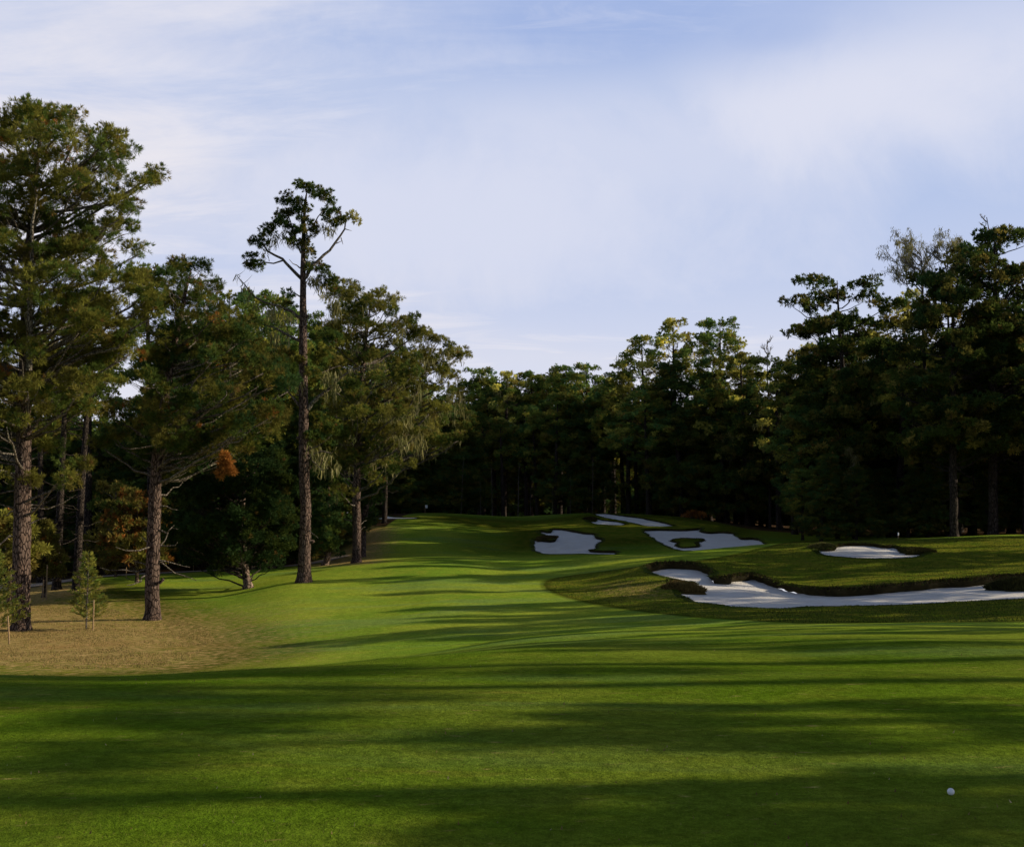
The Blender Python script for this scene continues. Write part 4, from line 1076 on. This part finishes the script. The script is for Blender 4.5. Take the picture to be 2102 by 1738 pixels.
# fallen needles and clumps of longer grass: nobody could count them
def blades(name, n, fx, hgt, wid, pal, label, seed, kind='stuff'):
    rg = np.random.default_rng(seed); x, y = fx(rg, n); z = zfun(x, y); b = np.column_stack([x, y, z-.01]); n = len(x)
    d = np.column_stack([rg.normal(0, .5, n), rg.normal(0, .5, n), np.ones(n)]); d /= np.linalg.norm(d, axis=1)[:, None]
    s = rg.normal(0, 1, (n, 3)); s[:, 2] = 0; s /= np.linalg.norm(s, axis=1)[:, None]; s *= wid
    v = np.stack([b-s, b+s, b+d*(hgt*(.5+.8*rg.random((n, 1))))], 1).reshape(-1, 3)
    pal = np.array(pal); c = np.repeat(pal[rg.integers(0, len(pal), n)]*(.7+.6*rg.random((n, 1))), 3, 0)
    mb = MB(); mb.add(v, np.arange(3*n).reshape(-1, 3), None, c); o = mb.obj(name, M_TUFT); tag(o, label, 'grass', kind=kind)
def near_xy(rg, n):
    y = 5.2*np.exp(rg.random(n)*math.log(24/5.2)); x = (rg.random(n)-.5)*1.02*y; return x, y
blades('short_grass', 260000, near_xy, .020, .0022, [(.10, .17, .014), (.15, .20, .02), (.08, .14, .012), (.22, .21, .05)], 'short mown blades covering the nearest turf', 31)
def dry_xy(rg, n):
    y = rg.uniform(27, 62, n*2); x = rg.uniform(-32, -8, n*2); i = pip(x, y, DRY); q = fbm(x, y, 1.1, 40) > .42; i &= q; return x[i], y[i]
blades('dry_grass', 60000, dry_xy, .07, .012, [(.36, .24, .09), (.30, .20, .07), (.18, .16, .04), (.42, .28, .12)], 'tufted dry straw coloured grass below the left pines', 32)
def rgh_xy(rg, n):
    y = rg.uniform(34, 80, n*3); x = rg.uniform(0, 34, n*3); i = pip(x, y, ROUGH)
    for p in polys: i &= ~pip(x, y, p)
    return x[i], y[i]
blades('rough_turf', 60000, rgh_xy, .07, .012, [(.06, .085, .014), (.10, .10, .022), (.045, .065, .012)], 'longer rough turf on the bank around the front bunkers', 33)

def bits_xy(rg, n):
    x, y = near_xy(rg, n); return x, y
blades('fallen_bits', 420, bits_xy, .03, .009, [(.30, .20, .09), (.42, .33, .18), (.16, .10, .04)], 'scattered fallen needles and leaf bits on the near turf', 35)
# distant wooded rise closing the view
def far_wood():
    rg = np.random.default_rng(12); mf = MB(); n = 17000
    x = rg.uniform(-170, 190, n); y = rg.uniform(178, 210, n)
    t = np.where(x < -10, 15, 13.5)+3*fbm(x, y, 14, 6)+3*fbm(x, y, 5, 8); z = zfun(x, y)+t*rg.random(n)**.8
    pos = np.column_stack([x, y, z]); d = sphere_dirs(n, rg); d[:, 2] = abs(d[:, 2])
    col = np.array([G1, G3, G2*.7])[rg.integers(0, 3, n)]
    tufts(mf, pos, d*.7, 1.7, 14, .36, col, rg, 1.0)
    o = mf.obj('distant_woodland', M_NEED); tag(o, 'dark mass of distant woodland closing the view behind every tree', 'woodland', kind='stuff')
far_wood()

# ------------------------------------------------------------------ light
az = RAD(90-SUN_AHEAD)       # compass style angle from +y towards +x
sun = bpy.data.lights.new('sun', 'SUN'); sun.energy = 5.0; sun.angle = RAD(.5); sun.color = (1, .88, .67)
so = bpy.data.objects.new('sun', sun); COL.objects.link(so)
sd = Vector((math.cos(RAD(SUN_EL))*math.sin(az), math.cos(RAD(SUN_EL))*math.cos(az), math.sin(RAD(SUN_EL))))
so.rotation_euler = (-sd).to_track_quat('-Z', 'Y').to_euler()
w = bpy.data.worlds.new('World'); sc.world = w; w.use_nodes = True; nt = w.node_tree; nt.nodes.clear(); h = N(nt)
out_ = nt.nodes.new('ShaderNodeOutputWorld'); bg = nt.nodes.new('ShaderNodeBackground'); nt.links.new(bg.outputs[0], out_.inputs[0])
sky = nt.nodes.new('ShaderNodeTexSky'); sky.sky_type = 'NISHITA'; sky.sun_disc = False; sky.sun_elevation = RAD(SUN_EL); sky.sun_rotation = az
sky.ozone_density = 2.0; sky.dust_density = .6; sky.air_density = 1.0
STR = .10
gen = nt.nodes.new('ShaderNodeTexCoord').outputs['Generated']
sx = nt.nodes.new('ShaderNodeSeparateXYZ'); nt.links.new(gen, sx.inputs[0])
zc = h.math('MAXIMUM', sx.outputs[2], .0)
den = h.math('ADD', zc, .16)
cxy = nt.nodes.new('ShaderNodeCombineXYZ'); nt.links.new(h.math('DIVIDE', sx.outputs[0], den), cxy.inputs[0]); nt.links.new(h.math('DIVIDE', sx.outputs[1], den), cxy.inputs[1])
cv = cxy.outputs[0]
n1 = h.noise(h.mapping(cv, (.75, 1.0, 1), (0, 0, .35), (3.1, 1.7, 0)), .9, 5, .45, .2)
n2 = h.noise(h.mapping(cv, (1.1, 3.6, 1), (0, 0, .30), (.4, 2.2, 0)), 1.5, 9, .66, .8)
cl = h.math('ADD', h.math('MULTIPLY', n1, .6), h.math('MULTIPLY', n2, .4))
cov = h.ramp(cl, .36, .66)
el = h.ramp(zc, .03, .32, 1, 0)            # thicker veil low down
cov = h.math('MAXIMUM', cov, h.math('MULTIPLY', el, .95))
def bank(px, py, rx, rz, amt):      # a soft cloud bank standing in that part of the sky
    d = ray(px, py); d = d/np.linalg.norm(d)
    a = h.math('DIVIDE', h.math('SUBTRACT', sx.outputs[0], float(d[0])), rx); b = h.math('DIVIDE', h.math('SUBTRACT', sx.outputs[2], float(d[2])), rz)
    r = h.math('SQRT', h.math('ADD', h.math('MULTIPLY', a, a), h.math('MULTIPLY', b, b)))
    r = h.math('ADD', r, h.math('MULTIPLY', h.math('SUBTRACT', nb, .5), 1.5))
    return h.ramp(r, .05, 1.3, amt, 0)
nb = h.noise(gen, 6.5, 9, .64, .35)
for args in ((1740, 200, .23, .10, 1.0), (1300, 330, .38, .11, .7), (250, 420, .34, .14, .6), (980, 470, .42, .13, .85), (1500, 430, .22, .06, .45), (560, 130, .25, .05, .35)): cov = h.math('MAXIMUM', cov, bank(*args))
high = h.ramp(zc, .40, .64, 1, .06)        # clouds and veil cleared overhead, out of view, to deepen the ground shade
cov = h.math('MULTIPLY', cov, high)
cloudc = h.mix(h.ramp(n1, .45, .65), (.72/STR, .745/STR, .88/STR), (.82/STR, .80/STR, .86/STR))
back = h.ramp(sx.outputs[1], -.2, .45, .38, 1)  # unseen sky behind the camera dimmed to cut the ambient light
skyc = h.mix(1.0, sky.outputs[0], (.55, .60, .70), 'MULTIPLY')
veil = h.mix(h.math('MULTIPLY', h.math('MULTIPLY', high, back), .88), skyc, (.48/STR, .59/STR, .87/STR))
cov = h.math('MULTIPLY', cov, back)
cloudc = h.mix(h.ramp(zc, .03, .20, .9, 0), cloudc, (.83/STR, .82/STR, .88/STR))
gap = bank(1230, 40, .30, .055, .8); gap = h.math('MAXIMUM', gap, bank(1560, 60, .10, .03, .7)); gap = h.math('MAXIMUM', gap, bank(500, 90, .16, .02, .3))
cov = h.math('MULTIPLY', cov, h.math('SUBTRACT', 1.0, gap))
veil = h.mix(h.math('MULTIPLY', gap, .55), veil, (.20/STR, .33/STR, .70/STR))
wisp = h.noise(h.mapping(cv, (1.0, 5.5, 1), (0, 0, .42), (5.4, 1.2, 0)), 1.9, 9, .68, .9)
cov = h.math('MAXIMUM', cov, h.math('MULTIPLY', h.math('MULTIPLY', h.ramp(wisp, .38, .80), high), .5))
c = h.mix(cov, veil, cloudc)
nt.links.new(c, bg.inputs[0]); bg.inputs[1].default_value = STR

# ------------------------------------------------------------------ camera
cam = bpy.data.cameras.new('camera'); co = bpy.data.objects.new('camera', cam); COL.objects.link(co)
cam.sensor_width = 36; cam.sensor_fit = 'HORIZONTAL'; cam.lens = 36*FPX/2102; cam.clip_end = 3000; cam.clip_start = .1
co.location = (0, 0, H_EYE); co.rotation_euler = (RAD(90)+PITCH, 0, 0); sc.camera = co
sc.render.resolution_x = 1024; sc.render.resolution_y = 846
sc.view_settings.view_transform = 'Standard'; sc.view_settings.look = 'None'; sc.view_settings.exposure = 0; sc.view_settings.gamma = 1
sc.render.engine = 'CYCLES'; sc.cycles.max_bounces = 5; sc.cycles.diffuse_bounces = 2; sc.cycles.transmission_bounces = 3; sc.cycles.use_denoising = True
